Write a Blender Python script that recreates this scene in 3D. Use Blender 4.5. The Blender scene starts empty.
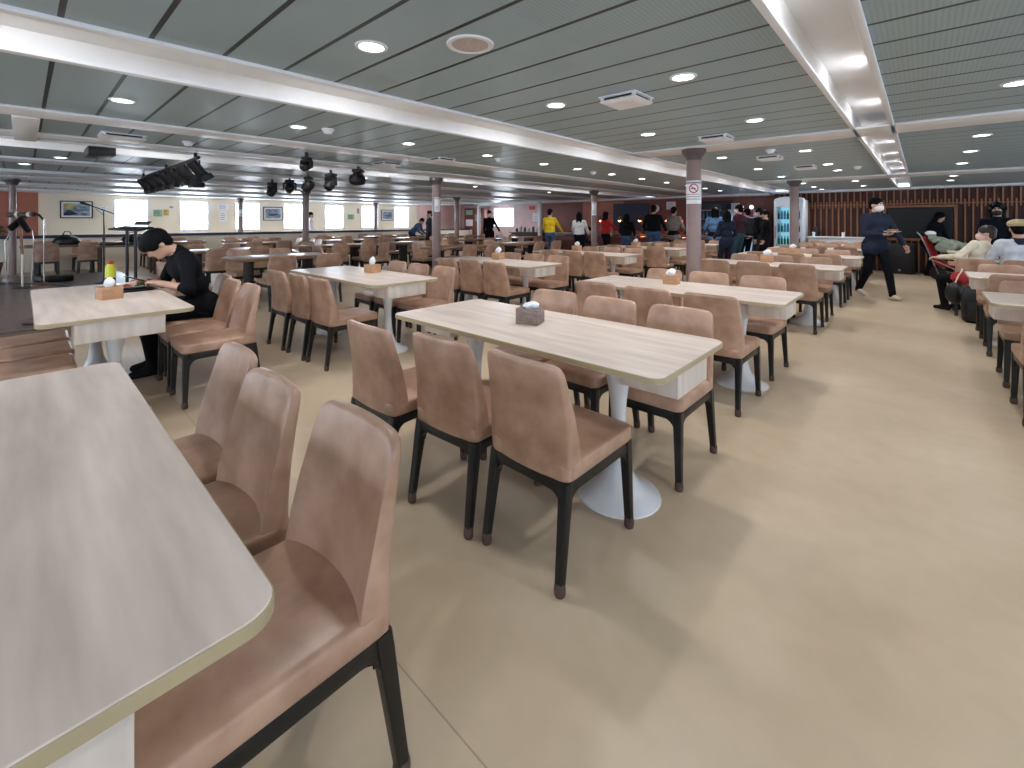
import bpy, bmesh, math, random
import numpy as np
from mathutils import Vector, Matrix, Euler

SC = bpy.context.scene
COL = SC.collection
PI = math.pi
R = math.radians
random.seed(11)
ORD = ['first', 'second', 'third', 'fourth', 'fifth', 'sixth', 'seventh', 'eighth', 'ninth', 'tenth', 'eleventh', 'twelfth']

# ------------------------------------------------------------------ materials
def lin(c):
    o = []
    for v in c:
        v = v / 255.0
        o.append(v / 12.92 if v <= 0.04045 else ((v + 0.055) / 1.055) ** 2.4)
    return o

MATS = {}
def mat(name, rgb, rough=0.5, metal=0.0, var=0.08, scale=6.0, bump=0.0, bscale=80.0, emit=0.0, ecol=None, rgb2=None, stretch=(1, 1, 1), coat=0.0, rvar=0.0, spec=0.5):
    m = bpy.data.materials.new(name)
    m.use_nodes = True
    nt = m.node_tree
    N, L = nt.nodes, nt.links
    b = N['Principled BSDF']
    tc = N.new('ShaderNodeTexCoord')
    mp = N.new('ShaderNodeMapping')
    mp.inputs['Scale'].default_value = stretch
    L.new(tc.outputs['Object'], mp.inputs['Vector'])
    oi = N.new('ShaderNodeObjectInfo')
    ad = N.new('ShaderNodeVectorMath'); ad.operation = 'ADD'
    sc = N.new('ShaderNodeVectorMath'); sc.operation = 'SCALE'
    L.new(oi.outputs['Random'], sc.inputs[0]); sc.inputs['Scale'].default_value = 23.0
    L.new(mp.outputs[0], ad.inputs[0]); L.new(sc.outputs[0], ad.inputs[1])
    nz = N.new('ShaderNodeTexNoise')
    nz.inputs['Scale'].default_value = scale
    nz.inputs['Detail'].default_value = 4.0
    L.new(ad.outputs[0], nz.inputs['Vector'])
    a = lin(rgb)
    c2 = lin(rgb2) if rgb2 else [max(0.0, v * (1 - 2.2 * var)) for v in a]
    c1 = a if rgb2 else [min(1.0, v * (1 + 1.2 * var)) for v in a]
    rp = N.new('ShaderNodeValToRGB')
    rp.color_ramp.elements[0].position = 0.32
    rp.color_ramp.elements[1].position = 0.68
    rp.color_ramp.elements[0].color = (*c2, 1)
    rp.color_ramp.elements[1].color = (*c1, 1)
    L.new(nz.outputs['Fac'], rp.inputs['Fac'])
    L.new(rp.outputs['Color'], b.inputs['Base Color'])
    b.inputs['Roughness'].default_value = rough
    b.inputs['Metallic'].default_value = metal
    b.inputs['Specular IOR Level'].default_value = spec
    if rvar:
        mr = N.new('ShaderNodeMapRange')
        mr.inputs['To Min'].default_value = max(0.02, rough - rvar)
        mr.inputs['To Max'].default_value = rough + rvar
        L.new(nz.outputs['Fac'], mr.inputs['Value'])
        L.new(mr.outputs[0], b.inputs['Roughness'])
    if coat:
        b.inputs['Coat Weight'].default_value = coat
        b.inputs['Coat Roughness'].default_value = 0.15
    if bump:
        n2 = N.new('ShaderNodeTexNoise')
        n2.inputs['Scale'].default_value = bscale
        n2.inputs['Detail'].default_value = 5.0
        L.new(ad.outputs[0], n2.inputs['Vector'])
        bp = N.new('ShaderNodeBump')
        bp.inputs['Strength'].default_value = bump
        bp.inputs['Distance'].default_value = 0.01
        L.new(n2.outputs['Fac'], bp.inputs['Height'])
        L.new(bp.outputs[0], b.inputs['Normal'])
    if emit:
        b.inputs['Emission Color'].default_value = (*lin(ecol or rgb), 1)
        b.inputs['Emission Strength'].default_value = emit
    MATS[name] = m
    return m

M_LEATHER = mat('leather', (190, 155, 132), 0.35, var=0.10, scale=8, bump=0.10, bscale=30, rvar=0.05, rgb2=(157, 121, 98), spec=0.6)
M_BLACKWOOD = mat('black_wood', (13, 13, 14), 0.36, var=0.1)
M_SOCK = mat('brown_rubber', (82, 62, 52), 0.65, var=0.12, scale=30)
M_TOP = mat('laminate_top', (236, 221, 211), 0.32, var=0.05, scale=3.2, rgb2=(206, 190, 179), stretch=(0.55, 4.5, 1), rvar=0.03)
M_EDGE = mat('edge_band', (176, 161, 128), 0.4, var=0.03)
M_BOXW = mat('apron_laminate', (226, 216, 206), 0.4, var=0.05, scale=4, rgb2=(200, 188, 176), stretch=(3.5, 3.5, 0.4))
M_WHITE = mat('white_enamel', (222, 224, 226), 0.22, var=0.02)
M_WHITEP = mat('white_paint', (232, 234, 238), 0.38, var=0.015)
M_COVE = mat('cove_satin', (232, 233, 234), 0.30, var=0.015)
M_BROWNT = mat('brown_table_wood', (140, 106, 80), 0.30, var=0.08, scale=4, rgb2=(118, 86, 64), stretch=(5, 0.7, 1))
M_TISSUE = mat('tissue_paper', (240, 241, 243), 0.8, var=0.03, bump=0.3, bscale=30)
M_BOXGREY = mat('grey_weave', (136, 118, 110), 0.7, var=0.16, scale=30, stretch=(1, 1, 3))
M_BOXWOOD = mat('box_wood', (186, 142, 104), 0.5, var=0.1, scale=8, stretch=(1, 1, 4))
M_COLUMN = mat('column_paint', (142, 118, 112), 0.33, var=0.05, scale=3)
M_CAPITAL = mat('capital_paint', (92, 80, 80), 0.4, var=0.06)
M_CREAM = mat('cream_wall', (236, 224, 204), 0.6, var=0.02, scale=1.5)
M_ORANGE = mat('terracotta_wall', (170, 104, 82), 0.55, var=0.05, scale=2)
M_PINK = mat('pink_wall', (236, 196, 190), 0.55, var=0.04, scale=2)
M_MAUVE = mat('mauve_wall', (214, 182, 182), 0.55, var=0.04, scale=2)
M_REDBROWN = mat('redbrown_wall', (118, 62, 48), 0.5, var=0.08, scale=2)
M_DARKRED = mat('slat_backing', (70, 34, 26), 0.6, var=0.12, scale=5)
M_SLAT = mat('slat_wood', (158, 104, 70), 0.45, var=0.1, scale=8, stretch=(3, 3, 0.3))
M_NAVY = mat('navy_panel', (28, 36, 60), 0.5, var=0.1)
M_RAIL = mat('navy_rail', (40, 42, 76), 0.5, var=0.06)
M_BLACKP = mat('black_plastic', (12, 12, 14), 0.42, var=0.1, scale=20)
M_BLACKG = mat('black_gloss', (12, 12, 14), 0.12, var=0.05)
M_GREYM = mat('grey_metal', (150, 152, 156), 0.32, metal=0.8, var=0.05)
M_CHROME = mat('chrome', (205, 206, 210), 0.15, metal=1.0, var=0.02)
M_DARKM = mat('dark_metal', (46, 46, 50), 0.4, metal=0.5, var=0.06)
M_STAGE = mat('stage_laminate', (104, 92, 84), 0.30, var=0.08, scale=3, rgb2=(84, 74, 68), stretch=(0.6, 6, 1))
M_RISER = mat('stage_riser', (134, 116, 100), 0.45, var=0.06)
M_PAPER = mat('paper', (236, 236, 238), 0.7, var=0.02)
M_PAPERG = mat('paper_print_grey', (150, 152, 158), 0.7, var=0.05)
M_GREENP = mat('green_poster', (150, 190, 160), 0.6, var=0.12, scale=30)
M_YELLOWP = mat('yellow_print', (206, 190, 90), 0.6, var=0.1)
M_REDS = mat('sign_red', (196, 50, 46), 0.5, var=0.04)
M_SCREEN = mat('tv_glass', (14, 15, 16), 0.3, var=0.1, spec=0.25)
M_LEAF = mat('palm_leaf', (48, 74, 44), 0.5, var=0.2, scale=12)
M_POT = mat('clay_pot', (120, 80, 60), 0.6, var=0.1)
M_COPPER = mat('copper_base', (120, 84, 60), 0.35, metal=0.5, var=0.1)
M_RED = mat('red_fabric', (170, 36, 40), 0.8, var=0.12, scale=14)
M_GREENF = mat('green_grey_blanket', (146, 158, 140), 0.85, var=0.14, scale=12)
M_FRIDGE = mat('fridge_white', (214, 222, 230), 0.35, var=0.02)
M_BACKTEAL = mat('fridge_interior', (120, 180, 196), 0.5, var=0.08, emit=0.5)
M_BOTG = mat('green_bottle', (36, 96, 62), 0.2, var=0.15)
M_BOTB = mat('blue_bottle', (70, 130, 170), 0.2, var=0.15)
M_SEA = mat('picture_print', (176, 190, 200), 0.5, var=0.2, scale=4.5, rgb2=(52, 74, 104), stretch=(1, 1.3, 5))
M_SEAY = mat('picture_print_yellow', (196, 184, 96), 0.5, var=0.2, scale=6, rgb2=(84, 104, 88))
M_SHIP = mat('ship_print', (70, 84, 112), 0.5, var=0.2)
M_LAMPON = mat('lamp_lens', (255, 250, 240), 0.4, emit=7.0, ecol=(255, 250, 244), var=0.0)
M_LAMPON.cycles.emission_sampling = 'NONE'
M_TUBE = mat('tube_lamp', (255, 252, 246), 0.4, emit=30.0, ecol=(250, 250, 255), var=0.0)
M_PANEL = mat('light_panel', (250, 252, 255), 0.4, emit=2.2, ecol=(240, 246, 255), var=0.0)
M_HEAT = mat('heat_lamp_bulb', (255, 120, 60), 0.4, emit=30.0, ecol=(255, 110, 60), var=0.0)
M_FOOD = mat('hot_food', (196, 84, 40), 0.5, var=0.3, scale=40, rgb2=(120, 30, 20))
M_DAY = mat('daylight_pane', (240, 248, 255), 0.25, emit=6.5, ecol=(226, 240, 255), var=0.0)
M_DAYBACK = mat('added_daylight_pane', (240, 248, 255), 0.25, emit=4.2, ecol=(216, 232, 255), var=0.0)
M_POSTERLIT = mat('lit_poster', (150, 190, 226), 0.5, var=0.2, scale=5, emit=0.35)
M_MAGENTA = mat('magenta_print', (190, 60, 120), 0.5, var=0.1)

def floor_material():
    m = mat('linoleum', (205, 186, 160), 0.35, var=0.05, scale=1.3, rgb2=(188, 167, 140), rvar=0.05)
    nt = m.node_tree; N, L = nt.nodes, nt.links
    b = N['Principled BSDF']
    ramp = [n for n in N if n.type == 'VALTORGB'][0]
    ge = N.new('ShaderNodeNewGeometry'); sx = N.new('ShaderNodeSeparateXYZ')
    L.new(ge.outputs['Position'], sx.inputs[0])
    # welded sheet joints of the linoleum, one about every two metres
    def joint(sock, pitch, off):
        a = N.new('ShaderNodeMath'); a.operation = 'ADD'; a.inputs[1].default_value = -off + 1 * pitch
        L.new(sx.outputs[sock], a.inputs[0])
        f = N.new('ShaderNodeMath'); f.operation = 'MODULO'; f.inputs[1].default_value = pitch
        L.new(a.outputs[0], f.inputs[0])
        c = N.new('ShaderNodeMath'); c.operation = 'LESS_THAN'; c.inputs[1].default_value = 0.005
        L.new(f.outputs[0], c.inputs[0])
        return c
    j = joint('Y', 60.0, 0.765)
    mx = N.new('ShaderNodeMixRGB'); mx.blend_type = 'MIX'
    fac = N.new('ShaderNodeMath'); fac.operation = 'MULTIPLY'; fac.inputs[1].default_value = 0.5
    L.new(j.outputs[0], fac.inputs[0]); L.new(fac.outputs[0], mx.inputs['Fac'])
    L.new(ramp.outputs['Color'], mx.inputs['Color1'])
    mx.inputs['Color2'].default_value = (*lin((120, 104, 84)), 1)
    # fine second mottling
    n2 = N.new('ShaderNodeTexNoise'); n2.inputs['Scale'].default_value = 9.0; n2.inputs['Detail'].default_value = 6
    L.new(ge.outputs['Position'], n2.inputs['Vector'])
    m2 = N.new('ShaderNodeMixRGB'); m2.blend_type = 'MULTIPLY'; m2.inputs['Fac'].default_value = 0.22
    L.new(mx.outputs[0], m2.inputs['Color1'])
    r2 = N.new('ShaderNodeValToRGB'); r2.color_ramp.elements[0].position = 0.3; r2.color_ramp.elements[1].position = 0.6
    r2.color_ramp.elements[0].color = (0.72, 0.7, 0.66, 1)
    L.new(n2.outputs['Fac'], r2.inputs['Fac']); L.new(r2.outputs['Color'], m2.inputs['Color2'])
    L.new(m2.outputs[0], b.inputs['Base Color'])
    return m
M_FLOOR = floor_material()
M_FLOOR.node_tree.nodes['Principled BSDF'].inputs['Specular IOR Level'].default_value = 0.38

def ceiling_material():
    m = mat('ceiling_panels', (154, 176, 184), 0.36, var=0.02, scale=1.2, spec=0.4)
    nt = m.node_tree; N, L = nt.nodes, nt.links
    b = N['Principled BSDF']
    ramp = [n for n in N if n.type == 'VALTORGB'][0]
    ge = N.new('ShaderNodeNewGeometry'); sx = N.new('ShaderNodeSeparateXYZ')
    L.new(ge.outputs['Position'], sx.inputs[0])
    a = N.new('ShaderNodeMath'); a.operation = 'ADD'; a.inputs[1].default_value = 30.0 - 0.11 + 0.0125
    L.new(sx.outputs['Y'], a.inputs[0])
    f = N.new('ShaderNodeMath'); f.operation = 'MODULO'; f.inputs[1].default_value = 0.3
    L.new(a.outputs[0], f.inputs[0])
    c = N.new('ShaderNodeMath'); c.operation = 'LESS_THAN'; c.inputs[1].default_value = 0.022
    L.new(f.outputs[0], c.inputs[0])
    mx = N.new('ShaderNodeMixRGB')
    L.new(c.outputs[0], mx.inputs['Fac'])
    L.new(ramp.outputs['Color'], mx.inputs['Color1'])
    mx.inputs['Color2'].default_value = (*lin((40, 48, 50)), 1)
    # perforated planks: fine rows of ribs along Y, right of the aisle-side seats
    w = N.new('ShaderNodeMath'); w.operation = 'MODULO'; w.inputs[1].default_value = 0.02
    ax = N.new('ShaderNodeMath'); ax.operation = 'ADD'; ax.inputs[1].default_value = 40.0
    L.new(sx.outputs['X'], ax.inputs[0]); L.new(ax.outputs[0], w.inputs[0])
    lt = N.new('ShaderNodeMath'); lt.operation = 'LESS_THAN'; lt.inputs[1].default_value = 0.008
    L.new(w.outputs[0], lt.inputs[0])
    gt = N.new('ShaderNodeMath'); gt.operation = 'GREATER_THAN'; gt.inputs[1].default_value = -1.25
    L.new(sx.outputs['X'], gt.inputs[0])
    mu = N.new('ShaderNodeMath'); mu.operation = 'MULTIPLY'
    L.new(lt.outputs[0], mu.inputs[0]); L.new(gt.outputs[0], mu.inputs[1])
    mv = N.new('ShaderNodeMath'); mv.operation = 'MULTIPLY'; mv.inputs[1].default_value = 0.12
    L.new(mu.outputs[0], mv.inputs[0])
    m2 = N.new('ShaderNodeMixRGB'); L.new(mv.outputs[0], m2.inputs['Fac'])
    L.new(mx.outputs[0], m2.inputs['Color1']); m2.inputs['Color2'].default_value = (*lin((70, 80, 80)), 1)
    L.new(m2.outputs[0], b.inputs['Base Color'])
    return m
M_CEIL = ceiling_material()

# ------------------------------------------------------------------ mesh helpers
def rr(hx, hy, r, n=5, cx=0.0, cy=0.0):
    p = []
    for sx, sy, a0 in ((1, 1, 0), (-1, 1, 90), (-1, -1, 180), (1, -1, 270)):
        for i in range(n + 1):
            a = R(a0 + 90.0 * i / n)
            p.append((cx + sx * (hx - r) + r * math.cos(a), cy + sy * (hy - r) + r * math.sin(a)))
    return p

class MB:
    def __init__(s):
        s.v, s.f, s.m = [], [], []
    def add(s, v, f, mi=0, T=None):
        o = len(s.v)
        if T is not None:
            v = [tuple(T @ Vector(p)) for p in v]
        s.v += [tuple(p) for p in v]
        s.f += [tuple(o + i for i in q) for q in f]
        s.m += [mi] * len(f)
        return s
    def bm(s, bm, mi=0, T=None):
        bm.verts.index_update()
        v = [tuple(x.co) for x in bm.verts]
        f = [[x.index for x in q.verts] for q in bm.faces]
        bm.free()
        return s.add(v, f, mi, T)
    def box(s, c, d, bev=0.0, rot=None, mi=0, seg=2):
        b = bmesh.new()
        bmesh.ops.create_cube(b, size=1.0)
        for x in b.verts:
            x.co = Vector((x.co.x * d[0], x.co.y * d[1], x.co.z * d[2]))
        if bev:
            bmesh.ops.bevel(b, geom=list(b.edges), offset=min(bev, 0.45 * min(d)), segments=seg, affect='EDGES', profile=0.5)
        T = Matrix.Translation(c)
        if rot:
            T = T @ Euler(rot).to_matrix().to_4x4()
        return s.bm(b, mi, T)
    def layers(s, loops, mi=0, T=None, cap=(True, True)):
        v, f = [], []
        n = len(loops[0])
        for lp in loops:
            v += lp
        for k in range(len(loops) - 1):
            for i in range(n):
                j = (i + 1) % n
                f.append((k * n + i, k * n + j, (k + 1) * n + j, (k + 1) * n + i))
        if cap[0]:
            f.append(tuple(range(n - 1, -1, -1)))
        if cap[1]:
            f.append(tuple((len(loops) - 1) * n + i for i in range(n)))
        return s.add(v, f, mi, T)
    def lathe(s, prof, n=24, c=(0, 0, 0), mi=0, T=None, cap=(True, True)):
        lp = [[(c[0] + r * math.cos(2 * PI * i / n), c[1] + r * math.sin(2 * PI * i / n), c[2] + z) for i in range(n)] for r, z in prof]
        return s.layers(lp, mi, T, cap)
    def tube(s, pts, r, n=8, mi=0):
        pts = [Vector(p) for p in pts]
        rs = r if isinstance(r, (list, tuple)) else [r] * len(pts)
        loops = []
        up = None
        for i, p in enumerate(pts):
            t = (pts[min(i + 1, len(pts) - 1)] - pts[max(i - 1, 0)]).normalized()
            if up is None:
                up = Vector((0, 0, 1)) if abs(t.z) < 0.9 else Vector((1, 0, 0))
            a = t.cross(up).normalized(); b = t.cross(a).normalized()
            up = b.cross(t) if False else up
            loops.append([tuple(p + (a * math.cos(2 * PI * k / n) + b * math.sin(2 * PI * k / n)) * rs[i]) for k in range(n)])
        return s.layers(loops, mi)
    def sphere(s, c, r, mi=0, u=14, v=10, rot=None):
        b = bmesh.new()
        bmesh.ops.create_uvsphere(b, u_segments=u, v_segments=v, radius=1.0)
        rad = r if isinstance(r, (list, tuple)) else (r, r, r)
        T = Matrix.Translation(c)
        if rot:
            T = T @ Euler(rot).to_matrix().to_4x4()
        T = T @ Matrix.Diagonal((*rad, 1))
        return s.bm(b, mi, T)
    def mesh(s, name, mats, smooth=40):
        me = bpy.data.meshes.new(name)
        me.from_pydata(s.v, [], s.f)
        for m in (mats if isinstance(mats, (list, tuple)) else [mats]):
            me.materials.append(m)
        me.polygons.foreach_set('material_index', s.m)
        b = bmesh.new(); b.from_mesh(me)
        bmesh.ops.recalc_face_normals(b, faces=b.faces)
        b.to_mesh(me); b.free()
        if smooth:
            me.shade_smooth()
            me.set_sharp_from_angle(angle=R(smooth))
        me.update()
        return me
    def build(s, name, mats, parent=None, smooth=40, loc=None):
        return link(name, s.mesh(name, mats, smooth), parent, loc)

def link(name, me, parent=None, loc=None):
    o = bpy.data.objects.new(name, me)
    COL.objects.link(o)
    if parent is not None:
        o.parent = parent
    if loc is not None:
        o.location = loc
    return o

def tag(o, label=None, cat=None, group=None, kind=None):
    if label: o['label'] = label
    if cat: o['category'] = cat
    if group: o['group'] = group
    if kind: o['kind'] = kind
    return o

def thing(name, label, cat, loc=(0, 0, 0), rz=0.0, group=None):
    o = bpy.data.objects.new(name, None)
    COL.objects.link(o)
    o.empty_display_size = 0.1
    o.location = loc
    o.rotation_euler = (0, 0, rz)
    return tag(o, label, cat, group)

def struct(name, mb, mats, parent=None, smooth=40):
    o = mb.build(name, mats, parent, smooth)
    if parent is None:
        o['kind'] = 'structure'
    return o

def dup(root, loc, rz, label, group=None):
    r = root.copy(); COL.objects.link(r)
    r.location = loc; r.rotation_euler = (0, 0, rz)
    r['label'] = label
    if group: r['group'] = group
    for ch in list(root.children):
        c = ch.copy(); COL.objects.link(c); c.parent = r
        for g in list(ch.children):
            d = g.copy(); COL.objects.link(d); d.parent = c
    return r

# ------------------------------------------------------------------ camera
H = 1.34
cam = bpy.data.cameras.new('camera')
co = bpy.data.objects.new('camera', cam)
COL.objects.link(co)
co.location = (0, 0, H)
co.rotation_euler = (R(90), 0, R(42.46))
cam.sensor_width = 36.0
cam.lens = 448.0 / 1024.0 * 36.0
cam.shift_y = -(384 - 221) / 1024.0
cam.clip_start = 0.05
SC.camera = co

# ------------------------------------------------------------------ room shell
X0, X1, Y0, Y1, ZC = -18.4, 4.6, -6.0, 16.0, 2.2
struct('floor', MB().box(((X0 + X1) / 2, (Y0 + Y1) / 2, -0.05), (X1 - X0 + 0.4, Y1 - Y0 + 0.4, 0.1)), M_FLOOR, smooth=0)

# ceiling planks, left open over the recessed light troughs
TROUGHS = [(-0.46, -0.20), (-3.33, -2.73)]
DEEP = [(-7.55, -6.85)]
cb = MB()
edges = [X0] + [e for a, b in sorted(TROUGHS + DEEP) for e in (a, b)] + [X1]
for i in range(0, len(edges), 2):
    a, b = edges[i], edges[i + 1]
    cb.box(((a + b) / 2, (Y0 + Y1) / 2, ZC + 0.02), (b - a, Y1 - Y0, 0.04))
struct('ceiling', cb, M_CEIL, smooth=0)

def trough(k, a, b, y0, y1, depth=0.12, lip=0.035, drop=0.022):
    m = MB()
    m.box(((a + b) / 2, (y0 + y1) / 2, ZC + depth + 0.01), (b - a, y1 - y0, 0.02), mi=0)
    for x, s in ((a, -1), (b, 1)):
        m.box((x + s * 0.003, (y0 + y1) / 2, ZC + depth / 2), (0.016, y1 - y0, depth + 0.02), mi=0)
        m.box((x + s * (lip / 2 - 0.012), (y0 + y1) / 2, ZC - drop / 2 + 0.002), (lip, y1 - y0, drop), bev=0.004, mi=1)
    struct('trim_%d' % k, m, [M_COVE, M_WHITEP])

trough(1, -0.46, -0.20, Y0, 15.4)
trough(2, -3.33, -2.73, Y0, 15.7, depth=0.10, lip=0.06)
trough(3, -7.55, -6.85, Y0, 15.7, depth=0.08, lip=0.06)
def strip(k, x0, x1, y0, y1, drop=0.02, m=None):
    struct('trim_%d' % k, MB().box(((x0 + x1) / 2, (y0 + y1) / 2, ZC - drop / 2), (x1 - x0, y1 - y0, drop), bev=0.006), m or M_WHITEP)
strip(4, -5.32, -4.96, Y0, Y1)
strip(5, -6.62, -6.30, Y0, Y1)
strip(6, -2.74, X1, 5.16, 5.66)
strip(7, -2.74, X1, 10.7, 11.4)
strip(8, -3.3, X1, 15.1, 15.5, 0.05)
strip(9, -9.4, -8.9, Y0, Y1, 0.03)
strip(10, -11.7, -11.05, Y0, Y1, 0.05)
strip(11, -13.4, -12.5, Y0, Y1, 0.03)
strip(12, -15.6, -14.8, Y0, Y1, 0.05)
strip(13, -18.4, -17.4, Y0, Y1, 0.06)
strip(14, -13.2, -3.4, 15.3, 16.0, 0.06)
# recess end wall of the lit bay above the stage
strip(15, -6.86, -5.34, -0.06, 0.10, 0.03)

# tube lamps tucked behind the right lip of the troughs
def tube_lamps(k, x, ys, l=0.34):
    tr = bpy.data.objects['trim_%d' % k]
    for y in ys:
        h = MB().box((x, y, ZC + 0.072), (0.03, l + 0.06, 0.02), bev=0.003).build('tube_holder', M_WHITEP, tr)
        MB().lathe([(0.013, -l / 2), (0.013, l / 2)], 10, T=Matrix.Translation((x, y, ZC + 0.052)) @ Matrix.Rotation(R(90), 4, 'X')).build('tube_lamp', M_TUBE, h)
tube_lamps(1, -0.215, [-0.9, 0.9, 2.1, 3.45, 4.71, 6.0, 7.21, 8.47, 9.7, 10.95, 12.2, 13.5], 0.2)
tube_lamps(2, -2.765, [-1.2, -0.1, 1.6, 3.4, 5.2, 7.0, 8.8, 10.6, 12.4, 14.0], 0.42)
tube_lamps(3, -6.885, [-0.6, 1.2, 3.0, 4.8, 6.6, 8.4, 10.2, 12.0], 0.6)

# window wall (ship side), x = -18.4
def pierced_wall(name, axis, pos, lo, hi, holes, z0, z1, m, th=0.14, ztop=ZC + 0.04):
    """wall in the plane axis = pos, spanning lo..hi, with window holes (a, b) between z0 and z1"""
    mb = MB()
    def seg(a, b, za, zb):
        if b - a < 1e-4: return
        c, d = (a + b) / 2, b - a
        if axis == 'x':
            mb.box((pos, c, (za + zb) / 2), (th, d, zb - za))
        else:
            mb.box((c, pos, (za + zb) / 2), (d, th, zb - za))
    seg(lo, hi, 0, z0); seg(lo, hi, z1, ztop)
    cur = lo
    for a, b in sorted(holes):
        seg(cur, a, z0, z1); cur = b
    seg(cur, hi, z0, z1)
    return struct(name, mb, m, smooth=0)

WIN = [1.89, 3.55, 5.20, 6.87, 8.51, 10.17, 11.84]
holes = [(y, y + 0.87) for y in WIN]
WZ0, WZ1 = 1.0, 2.04
wl = pierced_wall('wall_left', 'x', X0 - 0.07, Y0, Y1, holes + [(-3.1, -2.2), (-1.4, -0.5)], WZ0, WZ1, M_CREAM)
MB().box((X0 + 0.006, -2.85, 1.1), (0.012, 6.3, 2.2)).build('accent_panel', M_ORANGE, wl)
MB().box((X0 + 0.006, 14.6, 1.1), (0.012, 2.8, 2.2)).build('accent_panel', M_PINK, wl)
WN = [0]
def window(axis, pos, a, b, z0, z1, inward, pane):
    WN[0] += 1
    fr, gl, sl = MB(), MB(), MB()
    w = 0.05
    def bx(mb, c, d, bev=0.006):
        if axis == 'x': mb.box((pos + inward * c[0], c[1], c[2]), d, bev)
        else: mb.box((c[1], pos + inward * c[0], c[2]), (d[1], d[0], d[2]), bev)
    cx = (a + b) / 2
    for e in (a + w / 2, b - w / 2):
        bx(fr, (0.0, e, (z0 + z1) / 2), (0.10, w, z1 - z0))
    for z in (z0 + w / 2, z1 - w / 2):
        bx(fr, (0.0, cx, z), (0.10, b - a - 2 * w + 0.002, w))
    bx(fr, (0.0, b - w - 0.07, (z0 + z1) / 2), (0.05, 0.02, z1 - z0 - 2 * w))
    bx(gl, (-0.02, cx, (z0 + z1) / 2), (0.012, b - a - 2 * w, z1 - z0 - 2 * w), 0)
    o = struct('window_%d' % WN[0], fr, M_WHITEP)
    gl.build('pane', pane, o, smooth=0)
    return o
for a, b in holes:
    window('x', X0 - 0.05, a, b, WZ0, WZ1, 1, M_DAY)
for a, b in [(-3.1, -2.2), (-1.4, -0.5)]:
    window('x', X0 - 0.05, a, b, WZ0, WZ1, 1, M_DAY)

# far wall, y = 16: mauve vestibule on the left, red-brown buffet wall, slatted wall on the right
pierced_wall('wall_far', 'y', Y1 + 0.07, X0 - 0.14, X1, [(-15.9, -14.5)], 1.05, 2.0, M_MAUVE)
window('y', Y1 + 0.05, -15.9, -14.5, 1.05, 2.0, -1, M_DAY)
fw = bpy.data.objects['wall_far']
MB().box((-8.15, Y1 - 0.01, 1.1), (9.5, 0.02, 2.2)).build('buffet_wall_panel', M_REDBROWN, fw, smooth=0)
MB().box((-9.6, Y1 - 0.03, 1.2), (1.9, 0.04, 2.0)).build('niche_panel', M_ORANGE, fw, smooth=0)
MB().box((-8.35, Y1 - 0.035, 1.35), (1.5, 0.05, 1.35)).build('navy_panel', M_NAVY, fw, smooth=0)
MB().box((-5.35, Y1 - 0.035, 1.35), (1.35, 0.05, 1.35)).build('navy_panel', M_NAVY, fw, smooth=0)
# return wall between buffet and slatted wall, then the slatted wall itself at y = 15.6
YS = 15.62
sw = struct('wall_slatted', MB().box(((-3.35 + X1) / 2, YS + 0.1, 1.12), (X1 + 3.35, 0.2, 2.24)), M_DARKRED, smooth=0)
sl = MB(); su = MB()
x = -3.28; k = 0
while x < X1:
    intv = -0.80 < x < 0.69
    if intv:
        sl.box((x, YS - 0.025, 0.42), (0.032, 0.05, 0.84))
        su.box((x + 0.07, YS - 0.02, 1.97), (0.03, 0.04, 0.42))
        sl.box((x, YS - 0.025, 1.84), (0.03, 0.05, 0.10))
    else:
        sl.box((x, YS - 0.025, 0.94), (0.032, 0.05, 1.88))
        su.box((x + 0.07, YS - 0.02, 1.94), (0.03, 0.04, 0.48))
    x += 0.14; k += 1
sl.box(((-3.35 + X1) / 2, YS - 0.004, 1.79), (X1 + 3.35, 0.008, 0.03))
sl.build('lower_slats', M_SLAT, sw, smooth=0)
su.build('upper_slats', M_SLAT, sw, smooth=0)
# vestibule frame (white posts and header) on the left of the buffet
dm = MB()
for x in (-14.85, -11.3):
    dm.box((x, 14.0, 1.07), (0.12, 0.12, 2.14), bev=0.01)
dm.box((-13.08, 14.0, 2.09), (3.66, 0.12, 0.14), bev=0.01)
struct('door_1', dm, M_WHITEP)

# unseen walls behind and right of the camera; glowing window panes added for daylight
bh = [(x, x + 1.5) for x in (-17.6, -15.4, -13.2, -11.0, -8.8, -6.6, -4.4, -2.2, 0.0, 2.2)]
pierced_wall('wall_back', 'y', Y0 - 0.07, X0 - 0.14, X1, bh, 0.9, 2.05, M_CREAM)
for a, b in bh:
    window('y', Y0 - 0.05, a, b, 0.9, 2.05, 1, M_DAYBACK)
rh = [(y, y + 1.3) for y in (-4.6, -2.4, -0.2, 2.0, 4.2, 6.4, 8.6, 10.8, 13.0)]
pierced_wall('wall_right', 'x', X1 + 0.07, Y0 - 0.14, Y1 + 0.14, rh, 0.95, 2.0, M_CREAM)
for a, b in rh:
    window('x', X1 + 0.05, a, b, 0.95, 2.0, -1, M_DAYBACK)

# low partition with the navy rail in front of the window-side seats
pm = MB()
pm.box((-17.2, 7.0, 0.44), (0.10, 17.0, 0.88))
pw = struct('partition', pm, M_CREAM, smooth=0)
MB().box((-17.2, 7.0, 0.92), (0.16, 17.0, 0.08), bev=0.01).build('rail', M_RAIL, pw)

# stage platform on the left
st = struct('stage_floor', MB().box((-10.7, -1.2, 0.135), (6.9, 5.5, 0.03)), M_STAGE, smooth=0)
MB().box((-10.7, -1.2, 0.06), (6.86, 5.46, 0.12)).build('riser', M_RISER, st, smooth=0)

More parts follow.
